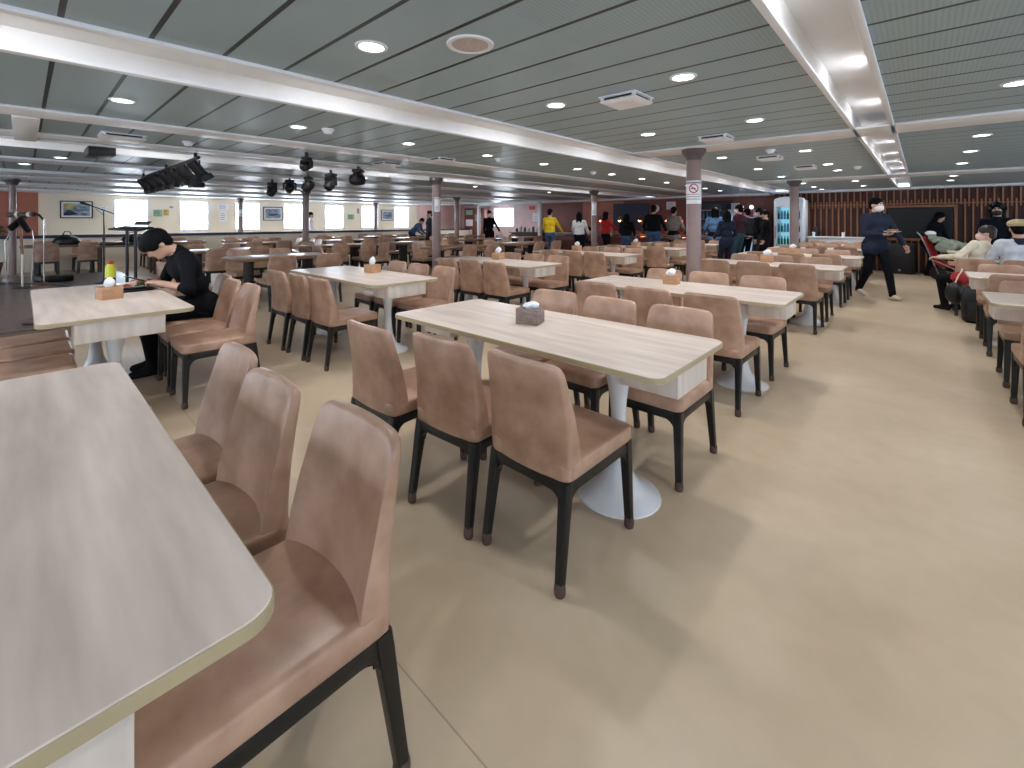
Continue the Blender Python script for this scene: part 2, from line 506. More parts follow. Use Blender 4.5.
# columns
def column(x, y, sheet=None, zb=0.0, labelsheet=None, cr=0.082):
    o = struct('column', MB().lathe([(0.145, zb), (0.145, zb + 0.05), (0.12, zb + 0.09), (cr, zb + 0.13), (cr, 2.08)], 24, (x, y, 0)), M_COLUMN)
    MB().lathe([(0.084, 2.05), (0.090, 2.08), (0.125, 2.13), (0.135, 2.14), (0.135, 2.2)], 24, (x, y, 0)).build('capital', M_CAPITAL, o)
    if sheet:
        z0, z1, a0, a1 = sheet
        m = MB()
        n = 10; rad = 0.0840
        def arc(r, za, zb_, A0, A1, mi):
            v, f = [], []
            for i in range(n + 1):
                a = R(A0 + (A1 - A0) * i / n)
                v += [(x + r * math.cos(a), y + r * math.sin(a), za), (x + r * math.cos(a), y + r * math.sin(a), zb_)]
            for i in range(n):
                f.append((2 * i, 2 * i + 2, 2 * i + 3, 2 * i + 1))
            m.add(v, f, mi)
        arc(rad, z0, z1, a0, a1, 0)
        s = thing('notice_sheet', labelsheet[0], 'notice', (0, 0, 0), 0, 'notices on the columns')
        mm = [M_PAPER, M_PAPERG, M_REDS]
        m.build('sheet', M_PAPER, s)
        m = MB()
        for z in np.arange(z0 + 0.05, z0 + 0.4 * (z1 - z0), 0.028):
            arc(rad + 0.0012, z, z + 0.009, a0 + 8, a1 - 8 - random.uniform(0, 30), 1)
        arc(rad + 0.0012, z1 - 0.035, z1 - 0.015, a0 + 8, a1 - 8, 1)
        m.build('print', mm, s)
        if labelsheet[1]:
            m = MB()
            am, zm, rr_ = (a0 + a1) / 2, z0 + 0.66 * (z1 - z0), 0.055
            def P(u, v, rad_):
                a = R(am) + u / rad_
                return (x + rad_ * math.cos(a), y + rad_ * math.sin(a), zm + v)
            for i in range(28):
                t0, t1 = 2 * PI * i / 28, 2 * PI * (i + 1) / 28
                q = [P(rr_ * math.cos(t0), rr_ * math.sin(t0), rad + .002), P(rr_ * math.cos(t1), rr_ * math.sin(t1), rad + .002),
                     P((rr_ - .013) * math.cos(t1), (rr_ - .013) * math.sin(t1), rad + .002), P((rr_ - .013) * math.cos(t0), (rr_ - .013) * math.sin(t0), rad + .002)]
                m.add(q, [(0, 1, 2, 3)], 0)
            for i in range(8):
                u0, u1 = -0.034 + 0.068 * i / 8, -0.034 + 0.068 * (i + 1) / 8
                m.add([P(u0, -u0 - .007, rad + .0024), P(u1, -u1 - .007, rad + .0024), P(u1, -u1 + .007, rad + .0024), P(u0, -u0 + .007, rad + .0024)], [(0, 1, 2, 3)], 0)
            for i in range(4):
                u0, u1 = -0.03 + 0.05 * i / 4, -0.03 + 0.05 * (i + 1) / 4
                m.add([P(u0, -.006, rad + .0016), P(u1, -.006, rad + .0016), P(u1, .006, rad + .0016), P(u0, .006, rad + .0016)], [(0, 1, 2, 3)], 1)
            m.build('no_smoking_symbol', [M_REDS, M_DARKM], s)
    return o
def aim(x, y):
    return math.degrees(math.atan2(-y, -x))
a = aim(-1.98, 5.33)
column(-1.98, 5.33, (1.54, 1.81, a - 78, a + 78), labelsheet=('white no smoking notice wrapped round the nearest column', True))
column(-1.96, 10.85)
a = aim(-7.05, 5.5) + 14
column(-7.05, 5.5, (1.52, 1.80, a - 42, a + 42), labelsheet=('white notice sheet on the column in the middle of the hall', False))
a = aim(-6.8, 10.85)
column(-6.8, 10.85, (1.50, 1.86, a - 50, a + 50), labelsheet=('white notice sheet on the column before the buffet', False))
column(-12.6, 5.3)
column(-12.4, 10.6)
a = aim(-17.75, 5.2)
column(-17.75, 5.2, (1.5, 1.75, a - 42, a + 42), labelsheet=('small white notice on the column beside the window wall', False))
column(-17.75, 10.5)
column(-13.25, -0.13, zb=0.15, cr=0.052)

# ------------------------------------------------------------------ chairs
def lerp(a, b, t): return a + (b - a) * t
def pw(x, pts):
    if x <= pts[0][0]: return pts[0][1]
    for (x0, y0), (x1, y1) in zip(pts, pts[1:]):
        if x <= x1:
            t = (x - x0) / (x1 - x0)
            return lerp(y0, y1, t)
    return pts[-1][1]

def seat_mb(n=6):
    m = MB()
    L = []
    for z, ins in ((0.382, 0.012), (0.385, 0.004), (0.392, 0.0), (0.434, 0.0), (0.4405, 0.002), (0.4445, 0.007), (0.4475, 0.025), (0.4505, 0.08)):
        L.append([(px, py, z - 0.012 * max(0.0, -py) + 0.004) for px, py in rr(0.206 - ins, 0.245 - ins, max(0.012, 0.04 - ins * 0.3), n, 0, 0.022)])
    return m.layers(L)

BZ = [0.386, 0.39, 0.43, 0.47, 0.52, 0.57, 0.62, 0.67, 0.72, 0.76, 0.79, 0.808, 0.82, 0.828, 0.832]
def back_mb(nx=10, zs=BZ):
    m = MB()
    loops = []
    for z in zs:
        hw = pw(z, [(0.386, 0.197), (0.39, 0.203), (0.5, 0.206), (0.62, 0.204), (0.76, 0.195), (0.79, 0.192), (0.808, 0.187), (0.82, 0.178), (0.828, 0.166), (0.832, 0.150)])
        yb = pw(z, [(0.386, -0.228), (0.43, -0.232), (0.52, -0.236), (0.62, -0.246), (0.72, -0.260), (0.80, -0.274), (0.82, -0.277), (0.832, -0.273)])
        th = pw(z, [(0.386, 0.062), (0.43, 0.060), (0.5, 0.055), (0.57, 0.050), (0.62, 0.047), (0.72, 0.041), (0.79, 0.038), (0.82, 0.034), (0.828, 0.028), (0.832, 0.018)])
        yf = yb + th
        cf = pw(z, [(0.386, 0.046), (0.5, 0.040), (0.65, 0.030), (0.83, 0.020)])
        cbk = pw(z, [(0.386, 0.020), (0.6, 0.026), (0.83, 0.024)])
        r = min(0.010, th * 0.35)
        lp = []
        for i in range(nx + 1):
            t = -1 + 2 * i / nx
            X = t * (hw - r)
            lp.append((X, yf + cf * (X / 0.2) ** 2, z))
        ye = yf + cf * (hw / 0.2) ** 2; yo = yb + cbk * (hw / 0.2) ** 2
        lp.append((hw - 0.25 * r, ye - 0.3 * r, z)); lp.append((hw, ye - 1.1 * r, z))
        lp.append((hw, yo + 1.1 * r, z)); lp.append((hw - 0.25 * r, yo + 0.3 * r, z))
        for i in range(nx + 1):
            t = 1 - 2 * i / nx
            X = t * (hw - r)
            lp.append((X, yb + cbk * (X / 0.2) ** 2, z))
        lp.append((-hw + 0.25 * r, yo + 0.3 * r, z)); lp.append((-hw, yo + 1.1 * r, z))
        lp.append((-hw, ye - 1.1 * r, z)); lp.append((-hw + 0.25 * r, ye - 0.3 * r, z))
        zz = 0.386 + (z - 0.386) * 0.968
        loops.append([(q[0], q[1], zz) for q in lp])
    return m.layers(loops)

def frame_mb():
    m = MB()
    z, h = 0.361, 0.046
    for sx in (-1, 1):
        m.box((sx * 0.180, 0.02, z), (0.034, 0.44, h), bev=0.005)
    m.box((0, 0.236, z), (0.36, 0.034, h), bev=0.005)
    m.box((0, -0.2, z), (0.36, 0.034, h), bev=0.005)
    m.box((0, 0.02, 0.378), (0.33, 0.42, 0.010))
    # curved gussets where the legs run into the rails
    def gusset(px, py, dx, dy):
        n = 5; R0 = 0.055
        lo = []
        for w in (-0.014, 0.014):
            pts = [(0, 0)] + [(0.0 + R0 * (1 - math.sin(R(90) * i / n)), -R0 * (1 - math.cos(R(90) * i / n))) for i in range(n + 1)]
            lo.append([(px + dx * a + (w if dx == 0 else 0), py + dy * a + (w if dy == 0 else 0), 0.340 + b) for a, b in pts])
        m.layers(lo)
    for sx in (-1, 1):
        gusset(sx * 0.165, 0.236, -sx, 0); gusset(sx * 0.165, -0.2, -sx, 0)
        gusset(sx * 0.182, 0.218, 0, -1); gusset(sx * 0.182, -0.19, 0, 1)
    return m

LEGS = [(1, 1), (-1, 1), (1, -1), (-1, -1)]
def leg_pts(sx, sy):
    if sy > 0:
        return (sx * 0.180, 0.236, 0.384), (sx * 0.190, 0.248, 0.03)
    return (sx * 0.180, -0.196, 0.384), (sx * 0.190, -0.248, 0.03)
def leg_mb(sx, sy):
    m = MB()
    t, b = leg_pts(sx, sy)
    L = []
    for f, s in ((0, 0.0215), (0.12, 0.0215), (0.5, 0.0185), (1.0, 0.0155)):
        c = (lerp(t[0], b[0], f), lerp(t[1], b[1], f), lerp(t[2], b[2], f))
        L.append([(px, py, c[2]) for px, py in rr(s, s, s * 0.32, 3, c[0], c[1])][::-1])
    return m.layers(L)
def sock_mb(sx, sy):
    t, b = leg_pts(sx, sy)
    return MB().lathe([(0.0175, 0.0), (0.0200, 0.004), (0.0215, 0.018), (0.0208, 0.036), (0.0185, 0.046)], 12, (b[0], b[1] , 0.001))

ME = {}
ME['seat'] = seat_mb().mesh('seat', M_LEATHER, 50)
ME['back'] = back_mb().mesh('backrest', M_LEATHER, 50)
ME['frame'] = frame_mb().mesh('frame', M_BLACKWOOD)
for i, (sx, sy) in enumerate(LEGS):
    ME['leg%d' % i] = leg_mb(sx, sy).mesh('leg', M_BLACKWOOD, 30)
    ME['sock%d' % i] = sock_mb(sx, sy).mesh('foot_cap', M_SOCK)
# one light mesh for chairs too far away to show their parts
fm = MB()
for part, mi in ((seat_mb(2), 0), (back_mb(4, [0.386, 0.43, 0.52, 0.62, 0.76, 0.808, 0.832]), 0)):
    fm.add(part.v, part.f, mi)
for sx in (-1, 1):
    fm.box((sx * 0.180, 0.02, 0.361), (0.034, 0.44, 0.046), mi=1)
fm.box((0, 0.236, 0.361), (0.36, 0.034, 0.046), mi=1); fm.box((0, -0.2, 0.361), (0.36, 0.034, 0.046), mi=1)
for sx, sy in LEGS:
    t, b = leg_pts(sx, sy)
    L = [[(px, py, z) for px, py in [(c[0] + s, c[1] + s), (c[0] - s, c[1] + s), (c[0] - s, c[1] - s), (c[0] + s, c[1] - s)]][::-1] for c, s, z in ((t, 0.021, 0.384), (b, 0.017, 0.05))]
    fm.layers(L, 1)
    fm.box((b[0], b[1], 0.027), (0.04, 0.04, 0.05), mi=2)
ME['far'] = fm.mesh('dining_chair', [M_LEATHER, M_BLACKWOOD, M_SOCK], 50)

def make_chair(label, loc, rz, group):
    t = thing('dining_chair', label, 'chair', loc, rz, group)
    link('seat', ME['seat'], t); link('backrest', ME['back'], t); link('frame', ME['frame'], t)
    for i in range(4):
        l = link('leg', ME['leg%d' % i], t)
        tag(link('foot_cap', ME['sock%d' % i], l), 'brown rubber foot cap')
    return t
PROTO = [None]
LAB = {}
def cam_depth(x, y):
    return -math.sin(R(42.46)) * x + math.cos(R(42.46)) * y
def chair(x, y, rz, label, group, far=None):
    jx, jy, jr = random.uniform(-.006, .006), random.uniform(-.006, .012), random.uniform(-.02, .02)
    x += jx; y += jy; rz += jr
    if LAB.get(label): label = label + ' too'
    LAB[label] = 1
    d = cam_depth(x, y)
    if far is None: far = d > 8.6
    if far:
        o = link('dining_chair', ME['far']); o.location = (x, y, 0); o.rotation_euler = (0, 0, rz)
        return tag(o, label, 'chair', group)
    if PROTO[0] is None:
        PROTO[0] = make_chair(label, (x, y, 0), rz, group)
        return PROTO[0]
    return dup(PROTO[0], (x, y, 0), rz, label, group)

# ------------------------------------------------------------------ light laminate tables
TZ = 0.745
def table_meshes(hl, hw):
    out = {}
    r = 0.055
    m = MB().layers([[(a, b, z) for a, b in rr(hl - i, hw - i, r, 6)] for z, i in ((0.7165, 0.004), (0.719, 0.0015), (0.7415, 0.0015), (0.7445, 0.004), (0.745, 0.008))])
    out['tabletop'] = m.mesh('tabletop', M_TOP, 30)
    e = MB()
    lo = [[(a, b, z) for a, b in rr(hl - i, hw - i, r, 6)] for z, i in ((0.719, 0.0025), (0.7195, 0.0), (0.741, 0.0), (0.7425, 0.0012), (0.7425, 0.004))]
    e.layers(lo, cap=(False, False))
    out['edge_band'] = e.mesh('edge_band', M_EDGE, 30)
    for s, nm in ((1, 'a'), (-1, 'b')):
        x = s * (hl - 0.165)
        out['box' + nm] = MB().box((x, 0.03 if hl < 0.95 else 0.0, 0.655), (0.27, 0.34 if hl < 0.95 else 0.44, 0.123), bev=0.003).mesh('apron_box', M_BOXW)
        prof = [(0.202, 0.0), (0.200, 0.006), (0.182, 0.014), (0.145, 0.030), (0.104, 0.058), (0.075, 0.10), (0.055, 0.16), (0.042, 0.25), (0.036, 0.34), (0.036, 0.40), (0.041, 0.46), (0.051, 0.53), (0.067, 0.60), (0.085, 0.66), (0.104, 0.7165)]
        out['ped' + nm] = MB().lathe(prof, 32, (s * (hl - 0.385), 0, 0.0)).mesh('pedestal', M_WHITE)
    return out
TM = {'A': table_meshes(0.90, 0.378), 'B': table_meshes(0.985, 0.385)}
def table(kind, x, y, rz, label, group='white laminate dining tables'):
    t = thing('dining_table', label, 'table', (x, y, 0), rz, group)
    M = TM[kind]
    tp = link('tabletop', M['tabletop'], t)
    tag(link('edge_band', M['edge_band'], tp), 'olive beige edge band')
    for n in 'ab':
        link('apron_box', M['box' + n], t)
        tag(link('pedestal', M['ped' + n], t), 'white trumpet pedestal')
    return t

def tissue_box(x, y, rz, label, m, s=1.0, tall=None):
    t = thing('tissue_box', label, 'tissue box', (x, y, TZ), rz, 'tissue boxes on the tables')
    b = MB()
    w, d, h = 0.128 * s, 0.118 * s, 0.086 * s
    for sx in (-1, 1):
        b.box((sx * (w / 2 - 0.004), 0, h / 2), (0.008, d, h), bev=0.002)
    for sy in (-1, 1):
        b.box((0, sy * (d / 2 - 0.004), h / 2), (w - 0.014, 0.008, h), bev=0.002)
    b.box((0, 0, 0.004), (w - 0.012, d - 0.012, 0.008))
    for sx in (-1, 1):
        b.box((sx * w * 0.32, 0, h - 0.004), (w * 0.3, d - 0.01, 0.007), bev=0.001)
    b.build('box', m, t)
    # folded paper pulled up through the slot
    n = 18; L = []
    rng = random.Random(int(x * 1000) + int(y * 77))
    ph = rng.uniform(0, 6)
    hh = (tall or rng.uniform(0.05, 0.08)) * s
    for k, (z, r) in enumerate(((h - 0.03, .022), (h + 0.0, .028), (h + hh * .35, .042), (h + hh * .6, .038), (h + hh * .8, .026), (h + hh, .010))):
        L.append([((r * (1 + .28 * math.sin(3 * a + ph + k * .5) + .12 * math.sin(7 * a + k)) * math.cos(a) - .01 + .005 * k) * s, r * .75 * (1 + .3 * math.cos(2 * a + ph)) * math.sin(a) * s, z + .006 * math.sin(4 * a + ph)) for a in [2 * PI * i / n for i in range(n)]])
    tag(MB().layers(L).build('tissue', M_TISSUE, t, smooth=60), 'crumpled white tissue')
    return t

XA = -1.62
CA = [-1.12, -1.60, -2.075]
XB = -4.705
CB = [-4.06, -4.53, -5.0]
A_T = [(-0.10, 'nearest table'), (1.985, 'table with the grey tissue box'), (4.02, 'table just before the signed column'),
       (7.02, 'first table past the signed column'), (9.27, 'second table past the signed column'),
       (11.75, 'third table past the signed column'), (13.75, 'last table before the white counter')]
B_T = [(0.43, "eating student's table"), (2.57, 'table behind the eating student'), (4.77, 'third table of the middle row'),
       (7.17, 'fourth table of the middle row'), (9.5, 'fifth table of the middle row'), (11.8, 'sixth table of the middle row')]
C_T = [(5.12, 'first table right of the aisle'), (7.17, 'second table right of the aisle'), (9.72, "cap wearer's table"), (12.3, 'last table right of the aisle')]
POS = ['aisle end', 'middle place', 'inner end']
def chair_label(pos, side, T):
    return 'tan leather chair, %s, %s side of the %s' % (pos, side, T)

table('A', XA - 0.014, A_T[0][0], 0, 'pale wood laminate table with rounded corner nearest the camera')
table('A', XA, A_T[1][0], 0, 'pale wood laminate table holding the grey tissue box')
for y, n in A_T[2:]:
    table('A', XA, y, 0, 'pale wood laminate table, %s' % n.replace(' table', ' one', 1) if n.startswith(('first', 'second', 'third', 'last')) else 'pale wood laminate %s' % n)
table('B', XB, B_T[0][0], 0, 'pale wood laminate table where the student in black is eating')
for y, n in B_T[1:]:
    table('B', XB - (0.0 if y < 3 else 0.0), y, 0, 'pale wood laminate %s' % n if n.startswith('table') else 'pale wood laminate table, %s' % n.replace(' table', ' one', 1))
XC = 1.27
for y, n in C_T:
    table('A', XC, y, 0, 'pale wood laminate table, %s' % n.replace(' table', ' one', 1) if not n.startswith('cap') else 'pale wood laminate table with the man in the cap')

OFF = 0.46
for i, (ty, T) in enumerate(A_T):
    for side, s in (('near', -1), ('far', 1)):
        if i == 0 and s < 0: continue
        for j, cx in enumerate([-1.11, -1.585, -2.06] if i == 0 else [-1.135, -1.615, -2.09] if (i == 1 and s < 0) else [-1.08, -1.56, -2.03] if i == 1 else CA):
            oy = (0.0, -0.05, -0.01)[j] if i == 0 else (-0.02, 0.01, 0.10)[j] if (i == 1 and s < 0) else 0.0
            rz = R(4) if (i == 1 and s < 0 and j == 1) else 0.0
            chair(cx, ty + s * (OFF + oy), rz if s < 0 else PI, chair_label(POS[j], side, T), 'chairs at the aisle row of tables')
for i, (ty, T) in enumerate(B_T):
    for side, s in (('near', -1), ('far', 1)):
        for j, cx in enumerate(CB):
            off = OFF
            if i == 0 and s > 0: off = (0.60, 0.60, 0.66)[j]
            dx = 0.0
            if i == 1 and s < 0: dx = (-0.06, -0.04, -0.06)[j]; off = 0.5
            chair(cx + dx, ty + s * off, 0 if s < 0 else PI, chair_label(POS[j], side, T), 'chairs at the middle row of tables')
for i, (ty, T) in enumerate(C_T):
    for side, s in (('near', -1), ('far', 1)):
        xs = [0.69, 1.20, 1.84] if i != 2 or s > 0 else [0.55, 1.00, 1.50]
        for j, cx in enumerate(xs):
            if i == 3 and s > 0: continue
            chair(cx, ty + s * (OFF if not (i == 2 and s < 0) else 0.56), 0 if s < 0 else PI, chair_label(POS[j], side, T), 'chairs right of the aisle')

tissue_box(-1.69, 2.005, R(20), 'grey woven tissue box with white tissue on the front centre table', M_BOXGREY, 1.05, 0.03)
tissue_box(-1.75, 4.15, R(6), 'wooden tissue box on the table before the signed column', M_BOXWOOD)
tissue_box(-4.70, 2.74, R(8), 'wooden tissue box on the table behind the eating student', M_BOXWOOD, 1.1)
tissue_box(-4.60, 0.45, R(12), "wooden tissue box on the eating student's table", M_BOXWOOD, 1.08)
tissue_box(-4.87, 5.0, R(4), 'wooden tissue box on the third table of the middle row', M_BOXWOOD, 1.15)
tissue_box(-5.1, 7.5, R(4), 'wooden tissue box on the fourth table of the middle row', M_BOXWOOD, 1.2)
tissue_box(-4.95, 9.7, R(4), 'wooden tissue box on the fifth table of the middle row', M_BOXWOOD, 1.2)
tissue_box(-1.66, 7.3, R(4), 'wooden tissue box on the first table past the signed column', M_BOXWOOD, 1.2)
tissue_box(-1.75, 9.5, R(4), 'wooden tissue box on the second table past the signed column', M_BOXWOOD, 1.2)

# ------------------------------------------------------------------ brown rounded tables, window side
bt = {}
bt['top'] = MB().layers([[(a, b, z) for a, b in rr(0.40 - i, 0.80 - i, 0.14, 8)] for z, i in ((0.690, 0.012), (0.698, 0.0), (0.737, 0.0), (0.745, 0.010))]).mesh('tabletop', M_BROWNT, 30)
for n, s in (('a', 1), ('b', -1)):
    bt['leg' + n] = MB().layers([[(a, b, z) for a, b in rr(hx, hy, 0.03, 3, 0, s * 0.48)] for z, hx, hy in ((0.0, .24, .05), (0.03, .24, .05), (0.05, .17, .035), (0.64, .17, .035), (0.69, .22, .05))]).mesh('panel_leg', M_BLACKWOOD, 30)
def brown_table(x, y, rz, label):
    t = thing('brown_table', label, 'table', (x, y, 0), rz, 'brown rounded tables on the window side')
    link('tabletop', bt['top'], t)
    link('panel_leg', bt['lega'], t); link('panel_leg', bt['legb'], t)
    return t
rows = [(-8.2, [3.0, 6.95, 9.35], 'row nearest the white tables'),
        (-10.9, [2.9, 5.35, 7.8, 10.3, 12.6], 'middle brown table row'),
        (-13.6, [4.4, 6.9, 9.3, 11.8], 'third brown table row'),
        (-16.0, [0.75, 2.9, 5.0, 7.4, 9.8, 12.2], 'row by the navy rail')]
for bx, ys, rn in rows:
    for i, by in enumerate(ys):
        brown_table(bx, by, 0, 'brown rounded table, %s from the stage in the %s' % (ORD[i], rn))
        for sx, sn in ((1, 'near'), (-1, 'window')):
            for sy, pn in ((-0.36, 'stage end'), (0.36, 'buffet end')):
                chair(bx + sx * ((0.86 if (bx > -9 and i == 0) else 0.70) if sx > 0 else 0.72), by + sy, PI / 2 if sx > 0 else -PI / 2,
                      'tan chair, %s side, %s, %s table in the %s' % (sn, pn, ORD[i], rn), 'chairs at the brown tables', far=(cam_depth(bx, by) > 8.4))
# loose chairs turned sideways between the brown tables
for (x, y, rz, d) in [(-9.6, 4.5, 0.1, 'tan chair standing alone between the brown tables, seen from the side'),
                      (-9.6, 5.7, PI, 'tan chair turned sideways beside the column in the middle of the hall'),
                      (-7.2, 1.45, 0.25, 'tan chair standing alone behind the eating student'),
                      (-9.6, 10.6, 2.7, 'tan chair turned askew in front of the vestibule')]:
    chair(x, y, rz, d, 'chairs at the brown tables')
# a row of chairs pulled up side by side, seen edge on past the columns
for k in range(4):
    chair(-14.45 + 0.47 * k, 5.66, PI, 'tan chair, %s of the row standing edge on behind the far column' % ORD[k], 'chairs at the brown tables', far=True)

# ------------------------------------------------------------------ ceiling fittings
dl = {}
dl['trim'] = MB().lathe([(0.058, 0.0), (0.060, -0.006), (0.074, -0.006), (0.078, -0.001), (0.078, 0.004), (0.058, 0.004)], 28, cap=(False, False)).mesh('trim_ring', M_WHITEP)
dl['lens'] = MB().lathe([(0.0585, 0.0015), (0.0585, -0.002), (0.03, -0.0045), (0.004, -0.005)], 28).mesh('lens', M_LAMPON)
LAMP = bpy.data.lights.new('downlight_lamp', 'AREA')
LAMP.shape = 'DISK'; LAMP.size = 0.112; LAMP.energy = 2.6; LAMP.spread = R(140); LAMP.color = (1.0, 0.985, 0.975)
def downlight(x, y, label):
    t = thing('ceiling_downlight', label, 'ceiling light', (x, y, ZC - 0.001), 0, 'recessed round downlights')
    link('trim_ring', dl['trim'], t); link('lens', dl['lens'], t)
    o = bpy.data.objects.new('lamp', LAMP); COL.objects.link(o); o.parent = t; o.location = (0, 0, -0.0065)
for rx, ys, rn in ((0.44, [4.18, 6.48, 7.87, 9.42, 11.9, 13.2], 'row over the open aisle'),
                   (-1.05, [2.66, 4.21, 6.45, 8.21, 9.31, 12.0, 13.8], 'row beside the narrow trough'),
                   (-2.00, [1.16, 2.67, 4.18, 6.4, 8.2, 9.9, 12.0, 13.4, 14.6], 'row above the front centre table'),
                   (-4.2, [0.48, 1.70, 2.89, 4.11, 5.30, 6.19, 7.30, 8.5, 9.7, 10.9, 12.1, 13.3, 14.5][:12], 'row left of the wide trough')):
    for i, y in enumerate(ys):
        downlight(rx, y, 'lit round ceiling downlight, %s in the %s' % (ORD[i], rn))
for i, (x, y) in enumerate([(-8.6, 0.35), (-9.2, 0.2), (-9.95, 0.02)]):
    downlight(x, y, 'lit round downlight, %s of the three above the stage' % ORD[i])
for i, (x, y) in enumerate([(-8.2, 4.6), (-8.2, 7.6), (-8.2, 10.6), (-12.1, 3.2), (-12.1, 6.4), (-12.1, 9.6), (-12.1, 12.8), (-14.1, 4.8), (-14.1, 8.0), (-14.1, 11.2), (-16.4, 1.6), (-16.4, 4.8), (-16.4, 8.0), (-16.4, 11.2), (-16.4, 14.4), (-13.9, 14.6), (-12.2, 15.0)]):  # downlights added to brighten the window side and vestibule
    downlight(x, y, 'added round downlight, %s over the brown tables and vestibule' % (ORD + ['thirteenth', 'fourteenth', 'fifteenth', 'sixteenth', 'seventeenth'])[i])
t = thing('ceiling_light_panel', 'bright white light panel in the ceiling at the near end of the bay above the stage', 'ceiling light', (-5.82, -1.0, ZC - 0.012))
MB().box((0, 0, 0), (0.90, 1.7, 0.02), 0.004).build('frame', M_WHITEP, t)
MB().box((0, 0, -0.012), (0.82, 1.62, 0.006)).build('diffuser_sheet', M_PANEL, t)
for i, (x, y) in enumerate([(-4.2, -1.9), (-2.0, -1.6), (-2.0, -3.6), (0.44, 1.9), (0.44, -0.6), (0.44, -3), (2.4, 1.0), (2.4, 4.2), (2.4, 7.5), (2.4, 11), (2.4, -2.5), (-7.6, -3), (-10.5, -3)]):  # more downlights outside the view, there only as light sources
    ce = bpy.data.objects['ceiling']
    r_ = link('downlight_ring', dl['trim'], ce, (x, y, ZC - 0.001)); link('downlight_lens', dl['lens'], r_)
    o = bpy.data.objects.new('downlight_lamp', LAMP); COL.objects.link(o); o.parent = r_; o.location = (0, 0, -0.0065)

def diffuser(x, y, rz, label, s=0.28):
    t = thing('air_diffuser', label, 'air vent', (x, y, ZC), rz, 'square air diffusers')
    MB().box((0, 0, -0.012), (s * 0.80, s * 0.80, 0.024)).build('neck', M_DARKM, t)
    MB().box((0, 0, -0.004), (s, s, 0.008), bev=0.003).build('back_plate', M_WHITEP, t)
    MB().layers([[(a, b, z) for a, b in rr(s / 2 - i, s / 2 - i, 0.02, 3)] for z, i in ((-0.026, 0.012), (-0.036, 0.0), (-0.048, 0.02), (-0.052, 0.06))][::-1]).build('face_plate', M_WHITEP, t)
    for sx in (-1, 1):
        for sy in (-1, 1):
            MB().box((sx * s * 0.42, sy * s * 0.42, -0.018), (0.02, 0.02, 0.03)).build('bracket', M_WHITEP, t)
diffuser(-1.52, 2.84, 0, 'square white air diffuser, the nearest one above the front centre table')
diffuser(-1.55, 4.78, 0, 'square white air diffuser beside the signed column')
diffuser(-1.5, 6.75, 0, 'square white air diffuser, third one toward the slatted wall')
diffuser(-1.35, 8.3, 0, 'square white air diffuser, fourth one toward the slatted wall')
diffuser(-4.9, 3.9, 0, 'square white air diffuser between the two white ceiling strips', 0.30)
diffuser(-5.95, 0.68, 0, 'square white air diffuser above the eating student', 0.35)
diffuser(-5.85, 3.65, 0, 'square white air diffuser before the moving head lights', 0.34)
diffuser(1.6, 9.0, 0, 'square white air diffuser right of the aisle lights', 0.34)

t = thing('ceiling_speaker', 'round flush ceiling speaker with pinkish grille near the bright downlight', 'speaker', (-1.62, 1.47, ZC))
MB().lathe([(0.088, 0.002), (0.092, -0.008), (0.112, -0.008), (0.116, 0.002)], 32, cap=(False, False)).build('rim', M_WHITEP, t)
MB().lathe([(0.09, -0.001), (0.088, -0.006), (0.05, -0.008), (0.004, -0.009)], 32).build('grille', mat('speaker_grille', (196, 184, 180), 0.6, var=0.1, scale=90), t)

def detector(x, y, label):
    t = thing('smoke_detector', label, 'smoke detector', (x, y, ZC), 0, 'smoke detectors')
    MB().lathe([(0.055, 0.001), (0.055, -0.012), (0.05, -0.016)], 20).build('base', M_WHITEP, t)
    MB().lathe([(0.04, -0.016), (0.04, -0.03), (0.028, -0.044), (0.004, -0.048)], 20).build('sensor_head', M_WHITEP, t)
for x, y, l in [(-4.1, 1.93, 'small white smoke detector between the first two downlights left of the wide trough'),
                (-4.3, 4.42, 'small white smoke detector near the fourth downlight left of the wide trough'),
                (-5.9, 1.22, 'small white smoke detector beside the diffuser above the student'),
                (-1.35, 6.1, 'small white smoke detector between the diffusers'),
                (-4.25, 6.75, 'small white smoke detector beyond the middle row'),
                (-0.75, 8.9, 'small white smoke detector beside the narrow trough'),
                (1.35, 9.6, 'small white smoke detector over the right hand tables')]:
    detector(x, y, l)

